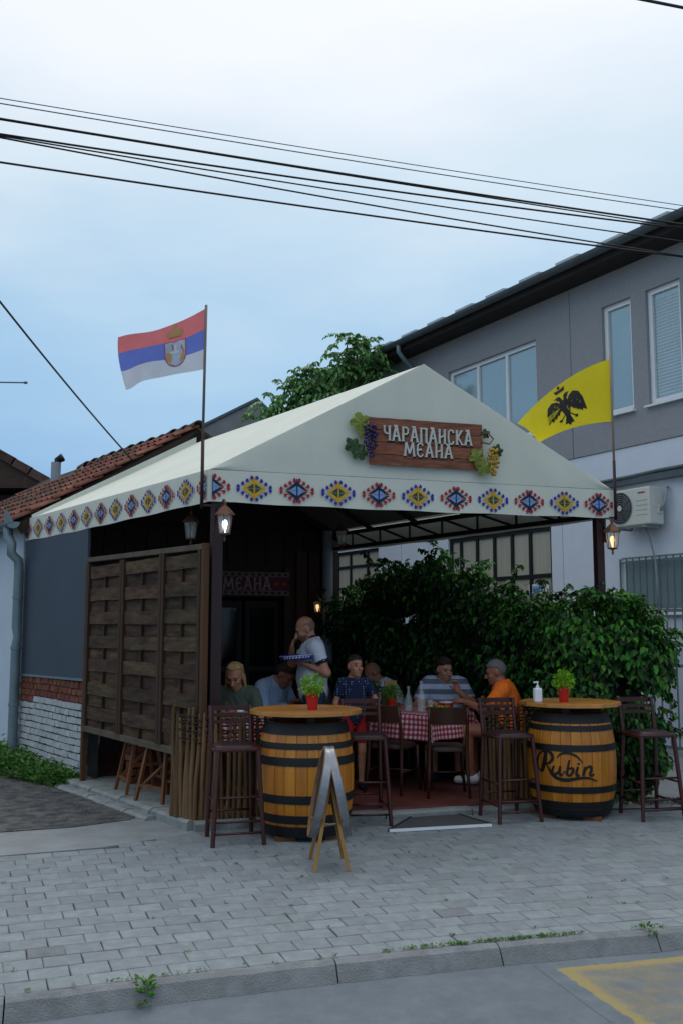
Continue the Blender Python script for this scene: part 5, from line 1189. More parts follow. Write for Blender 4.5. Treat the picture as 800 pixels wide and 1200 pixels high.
for c in cl:
    for k in range(int(20*c[3]/.3)):
        d = rng.normal(size=3); d /= np.linalg.norm(d); a = np.array(c[:3]) + d*c[3]*rng.uniform(.2,1.0); dr = d*.6 + np.array([0,0,.15]) + rng.normal(size=3)*.3; dr /= np.linalg.norm(dr); L = rng.uniform(.22,.36)
        for i in range(7):
            t = i/6; q = a + dr*L*t + np.array([0,0,-.55*L*t*t]); sd = np.cross(dr,[0,0,1.]); sd /= np.linalg.norm(sd)+1e-9
            for sg in ((1,-1) if i < 6 else (0,)):
                P_.append(q); T_.append(sd*sg*.75 + dr*.45 + np.array([0,0,-.6])); N_.append(np.array([0,0,1.])+rng.normal(size=3)*.3); S_.append(rng.uniform(.09,.14))
me = leaf_mesh('crown', np.array(P_)-np.array(Ot), T_, N_, S_, [K['leafT']], wide=.27); o = bpy.data.objects.new('crown', me); COL.objects.link(o); o.parent = tr
# weeds along the house wall and in the kerb joints
rng = np.random.default_rng(12)
def weeds(name, label, spots, size, mat, O, cat='weeds', kind=None, per=26):
    P_, T_, N_, S_ = [], [], [], []
    for (x, y, z, h, r) in spots:
        for k in range(per):
            a = rng.uniform(0, 2*math.pi); rr = r*math.sqrt(rng.random()); hh = h*rng.random()**.8; out_ = np.array([math.cos(a), math.sin(a), 0])
            P_.append((x+rr*out_[0], y+rr*out_[1], z+hh*(1-.5*rr/r))); T_.append(out_*.7 + np.array([0,0,rng.uniform(-.1,.9)])); N_.append(np.array([0,0,1.]) + rng.normal(size=3)*.35); S_.append(size*rng.uniform(.6,1.3))
    me = leaf_mesh(name, np.array(P_)-np.array(O), T_, N_, S_, [mat], wide=.26); o = bpy.data.objects.new(name, me); COL.objects.link(o); o.location = O; tag(o, label, cat, kind=kind); return o
sp = []
for k in range(420):
    d = rng.random(); base = V(-2.82,11.05,0).lerp(V(-4.5,13.0,0), d); off = rng.uniform(-.12,.42)*(.35+.65*math.sin(math.pi*min(1,d*.75+.12))); sp.append((base.x - .81*off, base.y - .585*off, .0, rng.uniform(.12,.36)*(.6+.6*d), .11))
weeds('weed_patch', 'low green weeds growing along the white brick wall foot', sp, .055, K['weed'], (-3.7,12.1,0), kind='stuff', per=24)
sp = [(-2.0-rng.uniform(0,.25), 9.2+rng.uniform(-.1,.1), .01, .03, .04) for k in range(6)]
for k in range(150):
    s = rng.uniform(.2,1.35) if k % 3 else rng.uniform(-1.5,3); sp.append((s, KY(s)+.004+abs(rng.normal())*.006, .0, .018, .012))
for k in range(45):
    s = rng.uniform(-1.8,3.2); r = PD*rng.integers(1,18); x, y = KP(s, r); sp.append((x, y, .0, .01, .010))
weeds('joint_moss', 'tiny grass and moss in the paver joints by the kerb', sp, .013, K['weed'], (0,6,0), kind='stuff', per=8)
weeds('kerb_weed', 'leafy weed sprouting from a joint at the kerb foot', [(-.93,4.93,-.085,.12,.025),(-.935,4.93,-.0,.05,.05)], .03, K['weed'], (-.93,4.93,-.09), cat='weed', per=40)
weeds('kerb_weed', 'thin grass tuft in the kerb joint above the yellow road paint', [(1.73,5.83,.0,.04,.03),(1.75,5.78,-.02,.03,.02)], .022, K['weed'], (1.74,5.8,0), cat='weed', per=20)
sp = [(3.0+rng.uniform(-.35,1.0), 9.82+rng.uniform(-.05,.25), 0, .05, .06) for k in range(40)]
weeds('grass_strip', 'short dry grass along the paving edge behind the end stool', sp, .035, M('dry_grass','#4f5a34',.8,.3,5,rnd=.3,world=True), (3.2,9.9,0), kind='stuff', per=14)
# potted basil
def pot(loc, label, pr=.055, ph=.14, br=.10, n=420, seed=1, mat=None, group='red flower pots'):
    r = thing('potted_plant', label, 'plant', loc, group=group); m = MB(); m.lathe([(pr*.72,0),(pr,ph*.92),(pr*1.06,ph*.92),(pr*1.06,ph),(pr*.95,ph),(pr*.9,ph-.02)], 20, cap=False); m.lathe([(.01,.004),(pr*.70,.004)], 20); m.lathe([(.005,ph-.018),(pr*.9,ph-.018)], 20, cap=False); m.build('pot', K['red'], r, auto=45)
    g = np.random.default_rng(seed); d = g.normal(size=(n,3)); d /= np.linalg.norm(d,axis=1,keepdims=True); f = g.random(n)**.4; lump = 1+.14*np.sin(5*d[:,0]+seed)*np.cos(4*d[:,1]); p = d*(br*f*lump)[:,None]; p[:,2] = p[:,2]*.95 + ph + br*.62
    me = leaf_mesh('foliage', p, d + g.normal(size=(n,3))*.4, d + g.normal(size=(n,3))*.6 + np.array([0,0,.5]), g.uniform(.018,.034,n), [mat or K['lime']]); o = bpy.data.objects.new('foliage', me); COL.objects.link(o); o.parent = r; return r
pot((-.24,8.30,1.03), 'lime green basil in a red pot on the unlettered barrel', seed=1)
pot((2.04,9.16,1.03), 'lime green basil in a red pot on the lettered barrel', seed=2, br=.095)
# pump bottle
pb = thing('pump_bottle', 'white sanitiser pump bottle on the lettered barrel table', 'bottle', (1.80,9.16,1.03), .3); Kpb = M('white_plastic','#dfe4ea',.35,.03)
m = MB(); m.box((0,0,.065), (.075,.055,.13)); m.build('bottle', Kpb, pb, bevel=.014, seg=3); m = MB(); m.lathe([(.016,.13),(.016,.15),(.007,.152),(.007,.178),(.012,.18),(.012,.19)], 12); m.bar((0,0,.186), (-.04,0,.180), .014, .012); m.build('pump', Kpb, pb, auto=50)
# ================================================================== TABLES AND CHAIRS
def gingham():
    m = bpy.data.materials.new('red_gingham'); m.use_nodes = True; t = m.node_tree; n = t.nodes; l = t.links; b = n['Principled BSDF']; b.inputs['Roughness'].default_value = .85
    uv = n.new('ShaderNodeUVMap'); uv.uv_map = 'UVMap'; sp = n.new('ShaderNodeSeparateXYZ'); l.new(uv.outputs[0], sp.inputs[0]); outs = []
    for i in (0, 1):
        f = n.new('ShaderNodeMath'); f.operation = 'FRACT'; l.new(sp.outputs[i], f.inputs[0]); g_ = n.new('ShaderNodeMath'); g_.operation = 'GREATER_THAN'; g_.inputs[1].default_value = .5; l.new(f.outputs[0], g_.inputs[0]); outs.append(g_)
    a = n.new('ShaderNodeMath'); a.operation = 'ADD'; l.new(outs[0].outputs[0], a.inputs[0]); l.new(outs[1].outputs[0], a.inputs[1]); d = n.new('ShaderNodeMath'); d.operation = 'DIVIDE'; d.inputs[1].default_value = 2.; l.new(a.outputs[0], d.inputs[0])
    r = n.new('ShaderNodeValToRGB'); r.color_ramp.interpolation = 'CONSTANT'; e = r.color_ramp.elements; e[0].position = 0; e[0].color = (*hexc('#cfc6c8'),1); e[1].position = .4; e[1].color = (*hexc('#b25a6c'),1); q = e.new(.8); q.color = (*hexc('#8e1730'),1)
    l.new(d.outputs[0], r.inputs[0]); l.new(r.outputs[0], b.inputs['Base Color']); return m
KG = gingham()
def table(loc, rz, label, clabel, hang=.24, seed=0):
    r = thing('dining_table', label, 'table', loc, rz, 'dining tables under the canopy')
    m = MB(); m.box((0,0,.735), (.72,.72,.03)); m.build('table_top', K['chairwood'], r)
    for sx in (1,-1):
        for sy in (1,-1): m = MB(); m.bar((sx*.31,sy*.31,0), (sx*.30,sy*.30,.72), .05, .05); m.build('leg', K['chairwood'], r)
    m = MB(); m.box((0,0,.68), (.62,.62,.07)); m.build('apron', K['chairwood'], r)
    W_ = .365 + hang; c = MB()
    def fn(u, v):
        x, y = (2*u-1)*W_, (2*v-1)*W_; cx, cy = max(-.37,min(.37,x)), max(-.37,min(.37,y)); hx, hy = abs(x)-.37, abs(y)-.37; hx, hy = max(0,hx), max(0,hy); h = math.hypot(hx, hy); rip = .022*math.sin(11*(x if hy > hx else y)+seed)*min(1,h/.12)
        ox = math.copysign((.015+.12*h + rip if hx > 0 else 0) + (.10*hy if hx > 0 else 0), x) if hx > 0 else 0; oy = math.copysign((.015+.12*h + rip if hy > 0 else 0) + (.10*hx if hy > 0 else 0), y) if hy > 0 else 0
        return (cx+ox, cy+oy, .757 - h*.98 + .002*math.sin(20*x)*math.sin(17*y))
    c.grid(fn, 44, 44, 0, lambda u, v: ((2*u-1)*W_/.052, (2*v-1)*W_/.052))
    o = c.build('tablecloth', KG, None, smooth=True, loc=loc, rz=rz); tag(o, clabel, 'tablecloth', 'checked tablecloths'); return r
table((.86,10.62,TZ), .85, 'square wooden table where the striped-shirt man eats', 'red checked cloth hanging below the two men eating', .27, 1)
table((.34,11.4,TZ), .4, 'square wooden table behind the boy', 'red checked cloth on the table behind the boy', .22, 2)
table((-.98,9.50,TZ), .3, 'square wooden table in front of the long-haired woman', 'red checked cloth in front of the long-haired woman', .22, 3)
def make_chair():
    r = thing('bistro_chair', 'brown bistro chair', 'chair', group='bistro chairs round the tables'); sz = .45; W = K['chairwood']
    for sx in (1,-1):
        m = MB(); m.tube([(sx*.20,-.205,0),(sx*.185,-.185,.25),(sx*.18,-.18,sz)], [.013,.017,.019], 8); m.build('leg', W, r, smooth=True)
        m = MB(); m.tube([(sx*.20,.235,0),(sx*.185,.185,.25),(sx*.18,.175,sz),(sx*.185,.20,.66),(sx*.185,.25,.86)], [.013,.017,.019,.017,.014], 8); m.build('leg', W, r, smooth=True)
    N8 = 24; ring = []
    for k in range(N8):
        a = 2*math.pi*k/N8; c, s_ = math.cos(a), math.sin(a); ring.append((.205*math.copysign(abs(c)**.55,c), .20*math.copysign(abs(s_)**.55,s_)))
    m = MB(); m.prism([(p[0],p[1],sz-.015) for p in ring], (0,0,.03)); m.build('seat', W, r, bevel=.006)
    m = MB(); vs = []
    for kk, zz in ((.97,.015),(.95,.03),(.75,.042),(.4,.046),(.0,.047)): vs += [(p[0]*kk, p[1]*kk, sz+zz) for p in ring]
    m.add(vs, [(q*N8+k, q*N8+(k+1)%N8, (q+1)*N8+(k+1)%N8, (q+1)*N8+k) for q in range(4) for k in range(N8)]); m.build('cushion', M('dark_seat_pad','#1c1614',.5,.2,12), r, smooth=True)
    def curve(z0, z1, nm):
        m = MB(); L = 10; sec = []
        for k in range(L+1):
            x = -.20 + .40*k/L; y = .21 + .05*math.sin(math.pi*k/L); sec += [(x,y+.16*(z0-.66)-.008,z0),(x,y+.16*(z0-.66)+.008,z0),(x,y+.16*(z1-.66)+.008,z1),(x,y+.16*(z1-.66)-.008,z1)]
        m.add(sec, [(k*4+j, k*4+(j+1)%4, k*4+4+(j+1)%4, k*4+4+j) for k in range(L) for j in range(4)] + [(3,2,1,0), tuple(L*4+j for j in range(4))]); m.build(nm, W, r, bevel=.004)
    curve(.70,.87,'backrest')
    for a, b_ in (((-.19,-.19,.22),(-.19,.2,.22)),((.19,-.19,.22),(.19,.2,.22)),((-.19,0,.22),(.19,0,.22))): m = MB(); m.tube([a,b_], .009, 6); m.build('stretcher', W, r, smooth=True)
    return r
ch0 = make_chair()
# chair local: back towards +y, sitter looks along -y
CH = [((1.03,9.90,TZ), math.pi, 'empty brown chair turned to the striped man\'s table, backrest to the street'), ((.52,10.12,TZ), math.radians(150), 'empty dark-padded chair between the boy and the checked cloth'), ((1.16,11.36,TZ), 0., 'brown chair under the man in the striped shirt'),
      ((1.80,10.48,TZ), math.radians(-106), 'brown chair under the man in the orange shirt'), ((.70,11.9,TZ), math.radians(-98), 'brown chair under the man in the white shirt'), ((-1.03,10.05,TZ), 0., 'brown chair under the long-haired woman'), ((-.88,10.78,TZ), math.radians(60), 'brown chair under the man in the pale blue shirt')]
for i, (l, rz, lab) in enumerate(CH):
    o = ch0 if i == 0 else copy_tree(ch0)
    # rz is the direction the backrest points to, measured from +y
    o.location = l; o.rotation_euler = (0,0,rz); o['label'] = lab
# folding stools under the screen
def folding(loc, rz, label):
    r = thing('folding_stool', label, 'stool', loc, rz, 'wooden folding stools behind the screen'); Wd = K['honey']
    for sx in (-1,1):
        for sy in (-1,1): m = MB(); m.bar((sx*.20,sy*.19,0),(sx*.11,sy*.13,.505),.03,.03,up=(0,1,0)); m.build('leg', Wd, r)
        m = MB(); m.bar((sx*.175,-.175,.14),(sx*.175,.175,.14),.02,.028); m.build('stretcher', Wd, r)
    m = MB(); m.bar((-.15,-.155,.28),(.15,-.155,.28),.02,.028); m.build('stretcher', Wd, r)
    m = MB(); m.bar((.12,-.12,.50),(-.17,.16,.12),.022,.03,up=(0,1,0)); m.build('brace', Wd, r)
    for k in range(5): m = MB(); m.box((-.16+.08*k,0,.515),(.07,.34,.02)); m.build('seat_slat', Wd, r)
    return r
folding((-2.02,10.14,TZ), .5, 'honey wood folding stool nearer the brick pier'); folding((-1.68,9.62,TZ), .9, 'honey wood folding stool nearer the wattle hurdle')
# ================================================================== THINGS ON THE TABLES
ZT = TZ + .760
def carafe(loc, label, h=.26):
    r = thing('carafe', label, 'carafe', loc, group='glass carafes'); m = MB(); m.lathe([(.035,0),(.042,.01),(.044,h*.35),(.034,h*.55),(.015,h*.75),(.014,h*.92),(.02,h)], 16, cap=False); m.lathe([(.005,.004),(.036,.004)], 16); m.build('glass_body', K['glass'], r, smooth=True); m = MB(); m.lathe([(.03,.006),(.038,.012),(.039,h*.3)], 16); m.build('water', glass('water','#cfdadb',.02,.15), r, smooth=True)
carafe((.70,10.46,ZT), 'small glass carafe beside the red flower pot'); carafe((.83,10.40,ZT), 'tall glass carafe in front of the striped-shirt man', .32)
pot((.53,10.66,ZT), 'green plant in a red pot at the striped man\'s table', .055, .12, .09, 260, 3, M('dim_leaf','#5a8a22',.5,.2,rnd=.2,transl=.2))
pot((.36,11.32,ZT), 'dark green plant in a red pot on the table behind the boy', .055, .12, .10, 260, 4, M('dim_leaf_dark','#3d6a22',.5,.2,rnd=.2,transl=.2))
mh = thing('menu_holder', 'pale wooden menu holder on the table behind the boy', 'menu', (.55,11.25,ZT), .5); m = MB(); m.box((0,0,.14),(.16,.02,.28)); m.build('board', M('pale_plywood','#a98454',.6,.2), mh, bevel=.004); m = MB(); m.box((0,0,.015),(.2,.1,.03)); m.build('foot', K['honey'], mh); m = MB(); m.box((.01,-.012,.16),(.06,.004,.07)); m.build('dark_mark', M('burnt_mark','#6d3f25',.7), mh)
mc = thing('menu_card', 'upright dark-edged menu card beside the red pot', 'menu', (.50,10.80,ZT), .2); m = MB(); m.box((0,0,.12),(.15,.012,.24)); m.build('card', K['acd'], mc); m = MB(); m.box((0,-.008,.13),(.12,.003,.19)); m.build('page', M('green_page','#4c6a3a',.7), mc)
def plate(loc, label, food, seed):
    r = thing('plate', label, 'plate', loc, group='plates of food'); m = MB(); m.lathe([(.07,0),(.075,.004),(.12,.018),(.122,.021),(.075,.010),(.005,.009)], 24, cap=False); m.build('dish', K['pvc'], r, smooth=True); g = random.Random(seed)
    m = MB()
    for k in range(16): a = g.uniform(0,6.28); q = g.uniform(0,.07); ico(m, (q*math.cos(a), q*math.sin(a), .022+g.uniform(0,.02)), g.uniform(.012,.022), g.randrange(3))
    m.build('food', food, r, smooth=True)
fd_ = [M('grilled_meat','#5a3118',.6,.3), M('chips','#b98a3a',.6,.2), M('salad','#4f7a2a',.6,.3)]
plate((.98,10.80,ZT), 'plate of grilled food in front of the striped-shirt man', fd_, 1); plate((1.08,10.56,ZT), 'plate of food in front of the orange-shirt man', fd_, 2)
nb = thing('napkin_box', 'red box of napkins beside the plate', 'box', (1.12,10.74,ZT), .4); m = MB(); m.box((0,0,.035),(.12,.12,.07)); m.build('tray', K['red'], nb, bevel=.005); m = MB(); m.box((0,0,.075),(.10,.10,.02), rz=.2); m.build('napkin', K['pvc'], nb)
gl = thing('drinking_glass', 'small drinking glass beside the tall carafe', 'glass', (.93,10.5,ZT)); m = MB(); m.lathe([(.026,0),(.03,.01),(.034,.12)], 14, cap=False); m.lathe([(.003,.004),(.027,.004)], 14); m.build('tumbler', K['glass'], gl, smooth=True); m = MB(); m.lathe([(.028,.008),(.031,.07)], 14); m.build('drink', glass('pale_wine','#c9a648',.05,.6), gl, smooth=True)
jr = thing('spice_jar', 'silver banded jar with white knob on the woman\'s table', 'jar', (-.95,9.32,ZT)); m = MB(); m.lathe([(.045,0),(.05,.02),(.05,.075),(.04,.09)], 16); m.build('jar_body', K['galv'], jr, smooth=True); m = MB(); m.lathe([(.045,.09),(.04,.105),(.012,.112),(.016,.125),(.006,.135)], 14); m.build('lid', K['pvc'], jr, smooth=True)
# ================================================================== PEOPLE
def surface_nets(D):
    nx, ny, nz = D.shape; S = D < 0
    c = [S[i:nx-1+i, j:ny-1+j, k:nz-1+k] for i in (0,1) for j in (0,1) for k in (0,1)]
    cnt = sum(a.astype(np.int8) for a in c); act = (cnt > 0) & (cnt < 8); idx = -np.ones(act.shape, np.int64); I = np.argwhere(act); idx[act] = np.arange(len(I))
    acc = np.zeros((len(I),3)); w = np.zeros(len(I)); off = [(i,j,k) for i in (0,1) for j in (0,1) for k in (0,1)]
    val = {o: D[I[:,0]+o[0], I[:,1]+o[1], I[:,2]+o[2]] for o in off}
    for a in off:
        for ax in range(3):
            if a[ax]: continue
            b_ = list(a); b_[ax] = 1; b_ = tuple(b_); va, vb = val[a], val[b_]; m = (va < 0) != (vb < 0); t = np.where(m, va/(va-vb+1e-12), 0); p = np.tile(np.array(a,float),(len(I),1)); p[:,ax] += t; acc += p*m[:,None]; w += m
    vtx = I + acc/np.maximum(w,1)[:,None]; F = []
    for ax in range(3):
        a0 = [slice(None)]*3; a1 = [slice(None)]*3; a0[ax] = slice(0,-1); a1[ax] = slice(1,None); ch = S[tuple(a0)] != S[tuple(a1)]; E = np.argwhere(ch); u, v = (ax+1) % 3, (ax+2) % 3
        E = E[(E[:,u] > 0) & (E[:,v] > 0) & (E[:,u] < D.shape[u]-1) & (E[:,v] < D.shape[v]-1)]
        q = []
        for du, dv in ((-1,-1),(0,-1),(0,0),(-1,0)): e = E.copy(); e[:,u] += du; e[:,v] += dv; q.append(idx[e[:,0],e[:,1],e[:,2]])
        q = np.stack(q,1); flip = ~S[E[:,0],E[:,1],E[:,2]]; q[flip] = q[flip][:,::-1]; F.append(q)
    F = np.concatenate(F); F = F[(F >= 0).all(1)]; return vtx, F, I
class Sdf:
    def __init__(s, vox): s.p = []; s.vox = vox
    def cap(s, a, b, r0, r1, lab, k=.03): s.p.append(('c', np.array(a,float), np.array(b,float), r0, r1, lab, k))
    def ell(s, c, r, lab, R=None, k=.03): s.p.append(('e', np.array(c,float), np.array(r,float), np.eye(3) if R is None else np.array(R), 0, lab, k))
    def mesh(s):
        lo = np.full(3,9.); hi = -lo
        for p in s.p:
            if p[0] == 'c': r = max(p[3],p[4]); lo = np.minimum(lo, np.minimum(p[1],p[2])-r); hi = np.maximum(hi, np.maximum(p[1],p[2])+r)
            else: r = p[2].max(); lo = np.minimum(lo, p[1]-r); hi = np.maximum(hi, p[1]+r)
        lo -= .05; hi += .05; n = np.ceil((hi-lo)/s.vox).astype(int)+1; D = np.full(n, .5, np.float32); raw = np.full(n, 9., np.float32); L = np.zeros(n, np.int16); T = np.zeros(n, np.float32)
        ax = [lo[i] + s.vox*np.arange(n[i]) for i in range(3)]; names = []
        for p in s.p:
            if p[5] not in names: names.append(p[5])
            if p[0] == 'c': r = max(p[3],p[4])+.05; a = np.minimum(p[1],p[2])-r; b = np.maximum(p[1],p[2])+r
            else: r = p[2].max()+.05; a = p[1]-r; b = p[1]+r
            sl = tuple(slice(max(0,int((a[i]-lo[i])/s.vox)), min(n[i], int((b[i]-lo[i])/s.vox)+2)) for i in range(3))
            X = np.stack(np.meshgrid(ax[0][sl[0]], ax[1][sl[1]], ax[2][sl[2]], indexing='ij'), -1)
            if p[0] == 'c':
                d_ = p[2]-p[1]; t = np.clip(((X-p[1])@d_)/max(d_@d_,1e-9), 0, 1); d = np.linalg.norm(X-p[1]-t[...,None]*d_, axis=-1) - (p[3]+(p[4]-p[3])*t)
            else:
                q = (X-p[1])@p[3]; k0 = np.linalg.norm(q/p[2],axis=-1); k1 = np.linalg.norm(q/p[2]**2,axis=-1); d = k0*(k0-1)/np.maximum(k1,1e-6); t = np.zeros_like(d)
            k = p[6]; D0 = D[sl]; h = np.clip(.5+.5*(D0-d)/k, 0, 1); D[sl] = D0*(1-h)+d*h-k*h*(1-h)
            b_ = d < raw[sl]; raw[sl] = np.where(b_, d, raw[sl]); L[sl] = np.where(b_, names.index(p[5]), L[sl]); T[sl] = np.where(b_, t, T[sl])
        v, F, I = surface_nets(D); lab = np.array(names)[L[I[:,0],I[:,1],I[:,2]]]; tt = T[I[:,0],I[:,1],I[:,2]]; return v*s.vox + lo, F, lab, tt
def np_mesh(name, v, F, mat, smooth=True):
    me = bpy.data.meshes.new(name); me.from_pydata(v.tolist(), [], F.tolist()); me.materials.append(mat); me.polygons.foreach_set('use_smooth', [smooth]*len(me.polygons)); me.update(); return me
def vnormals(v, F):
    n = np.zeros_like(v); a = np.cross(v[F[:,2]]-v[F[:,0]], v[F[:,3]]-v[F[:,1]])
    for k in range(4): np.add.at(n, F[:,k], a)
    return n/(np.linalg.norm(n,axis=1,keepdims=True)+1e-12)
def smoothv(v, F, it=2):
    for _ in range(it):
        acc = np.zeros_like(v); c = np.zeros(len(v))
        for k in range(4):
            np.add.at(acc, F[:,k], v[F[:,(k+1)%4]]); np.add.at(c, F[:,k], 1); np.add.at(acc, F[:,k], v[F[:,(k+3)%4]]); np.add.at(c, F[:,k], 1)
        v = v*.5 + .5*acc/np.maximum(c,1)[:,None]
    return v
def shell(name, v, F, nrm, mask, off, mat, root, rough=0, seed=0, hem=.003):
    fm = mask[F].all(1); f = F[fm]
    if not len(f): return None
    used = np.unique(f); mp = -np.ones(len(v), int); mp[used] = np.arange(len(used)); f2 = mp[f]; vv = v[used].copy(); nn = nrm[used]
    cnt = np.zeros(len(v)); tot = np.zeros(len(v)); np.add.at(tot, F.ravel(), 1); np.add.at(cnt, f.ravel(), 1); edge = (cnt < tot)[used]
    o = np.where(edge, hem, off)
    if rough: q = vv*55 + seed; o = o + np.where(edge, 0, rough*(np.sin(q[:,0]*1.7+np.sin(q[:,2]*.6)*2)*np.sin(q[:,1]*1.3)*.6 + np.sin(q[:,2]*.45+q[:,0]*.5)*.4))
    ob = bpy.data.objects.new(name, np_mesh(name, vv + nn*o[:,None], f2, mat)); COL.objects.link(ob); ob.parent = root; return ob
def Rx(a): return np.array(Matrix.Rotation(a,3,'X'))
def Rz(a): return np.array(Matrix.Rotation(a,3,'Z'))
STAND = dict(pel=(0,0,.95), chest=(0,.0,1.27), neck=(0,-.01,1.45), head=(0,.03,1.615), sh=(.18,-.01,1.405), el=(.24,-.03,1.12), wr=(.25,.07,.88), hip=(.09,0,.93), kn=(.10,.02,.50), an=(.10,-.02,.09))
SIT = dict(pel=(0,0,.56), chest=(0,.05,.84), neck=(0,.09,1.005), head=(0,.15,1.14), sh=(.18,.07,.965), el=(.27,.18,.72), wr=(.16,.40,.77), hip=(.09,.02,.55), kn=(.13,.43,.52), an=(.13,.44,.09))
def person(label, loc, rz, base, ov, skin, hair, clothes, sc=1., headsc=1., yaw=0., pitch=0., roll=0., belly=1., build=1., hand=None, group='people on the terrace', vox=.0095, collar=None, fem=False):
    """joints in a local frame: +y is where the person faces, +x the right hand side"""
    J = {}
    for k, p in base.items():
        if k in ('sh','el','wr','hip','kn','an'): J[k+'R'] = np.array(p,float); J[k+'L'] = np.array((-p[0],p[1],p[2]),float)
        else: J[k] = np.array(p,float)
    for k, p in (ov or {}).items(): J[k] = np.array(p,float)
    s = Sdf(vox/sc if sc < 1 else vox); up = J['chest']-J['pel']; up /= np.linalg.norm(up); right = J['shR']-J['shL']; right /= np.linalg.norm(right); fw = np.cross(up,right); fw /= np.linalg.norm(fw); right = np.cross(fw,up); R = np.stack([right,fw,up],1); bd = build
    s.ell(J['pel'], (.165*bd,.125*bd,.12), 'hip', R, .05); mid = J['pel']*.45+J['chest']*.55 - up*.03; s.ell(mid + fw*.018*(belly-1)*5, (.155*bd*(belly*.5+.5),.118*belly*bd,.17), 'torso', R, .05); s.ell(J['chest'], (.168*bd,.118*bd,.19), 'torso', R, .05)
    if fem:
        for sg in (1,-1): s.ell(J['chest']+right*.07*sg+fw*.09-up*.02, (.07,.055,.07), 'torso', R, .04)
    s.cap(J['shL']+(J['shR']-J['shL'])*.12, J['shR']+(J['shL']-J['shR'])*.12, .068*bd, .068*bd, 'torso', .05); s.cap(J['chest']+up*.1, J['neck'], .09, .065, 'torso', .05)
    H_ = R @ Rz(yaw) @ Rx(pitch) @ np.array(Matrix.Rotation(roll,3,'Y')); hc = J['head']; h = lambda x,y,z: hc + H_@(np.array((x,y,z))*headsc); q = headsc
    s.cap(J['neck'], h(0,-.02,-.06), .058*q, .052*q, 'neck', .035)
    s.ell(h(0,-.012,.03), np.array((.077,.098,.098))*q, 'head', H_, .02); s.ell(h(0,.028,-.04), np.array((.062,.072,.085))*q, 'head', H_, .025); s.ell(h(0,.066,-.098), np.array((.030,.026,.022))*q, 'head', H_, .02)
    s.cap(h(0,.096,.008), h(0,.120,-.030), .009*q, .015*q, 'head', .012); s.cap(h(-.035,.083,.03), h(.035,.083,.03), .014*q, .014*q, 'head', .015); s.ell(h(0,.094,-.062), np.array((.026,.012,.009))*q, 'head', H_, .008)
    for sg in (1,-1): s.ell(h(.078*sg,-.008,-.008), np.array((.011,.022,.034))*q, 'ear', H_, .008); s.ell(h(.042*sg,.07,-.025), np.array((.022,.02,.018))*q, 'head', H_, .015)
    for S_ in 'RL':
        s.cap(J['sh'+S_], J['el'+S_], .056*bd, .043*bd, 'uarm', .03); s.cap(J['el'+S_], J['wr'+S_], .043*bd, .027, 'farm', .02)
        d = J['wr'+S_]-J['el'+S_]; d /= np.linalg.norm(d); hd = (hand or {}).get(S_, {}); d = np.array(hd.get('d', d), float); d /= np.linalg.norm(d); n_ = np.array(hd.get('n', (0,0,-1)), float); n_ -= d*(n_@d); n_ /= np.linalg.norm(n_); sd = np.cross(d,n_)*(1 if S_ == 'R' else -1); c = hd.get('curl',.35); w = J['wr'+S_]
        # palm faces n_; sd points to the thumb side
        s.ell(w+d*.045, (.050,.041,.017), 'hand', np.stack([d,sd,n_],1), .015)
        for i, L in enumerate((.062,.072,.068,.052)):
            o_ = sd*(.031-.0205*i); b0 = w+d*.085+o_*.95; d1 = d*math.cos(c)+n_*math.sin(c)+sd*(.10-.07*i); d1 /= np.linalg.norm(d1); b1 = b0+d1*L*.55; d2 = d*math.cos(2.2*c)+n_*math.sin(2.2*c)+sd*(.06-.04*i); b2 = b1+d2*L*.5; s.cap(b0-d*.015, b1, .0095, .0088, 'hand', .005); s.cap(b1, b2, .0088, .0075, 'hand', .005)
        t0 = w+d*.02+sd*.03; t1 = t0+(d*.62+sd*.68+n_*.25)*.045; t2 = t1+(d*.85+sd*.25+n_*.45)*.034; s.cap(t0,t1,.013,.0105,'hand',.01); s.cap(t1,t2,.0105,.008,'hand',.005)
        s.cap(J['hip'+S_], J['kn'+S_], .088*bd, .060*bd, 'thigh', .04); s.cap(J['kn'+S_], J['an'+S_], .057*bd, .038, 'shin', .025); k_, a_ = J['kn'+S_], J['an'+S_]; ax_ = (a_-k_)/np.linalg.norm(a_-k_); bk = np.array((0,-1,0.)) - ax_*(-ax_[1]); s.cap(k_+ax_*.08+bk*.018, k_+ax_*.2+bk*.012, .046, .038, 'shin', .03)
        fdv = np.array(J.get('ft'+S_, (0,1,0)), float); s.cap(a_+np.array((0,0,-.035))-fdv*.03, a_+np.array((0,0,-.050))+fdv*.15, .042, .030, 'foot'+S_, .025); s.cap(a_, a_+np.array((0,0,-.04)), .038, .04, 'foot'+S_, .02)
    v, F, lab, tt = s.mesh(); v = smoothv(v, F, 1); nrm = vnormals(v, F)
    root = thing('person', label, 'person', loc, rz, group); root.scale = (sc,)*3
    ob = bpy.data.objects.new('body', np_mesh('body', v, F, skin)); COL.objects.link(ob); ob.parent = root
    hv = (v-hc)@H_/q; isL = np.isin
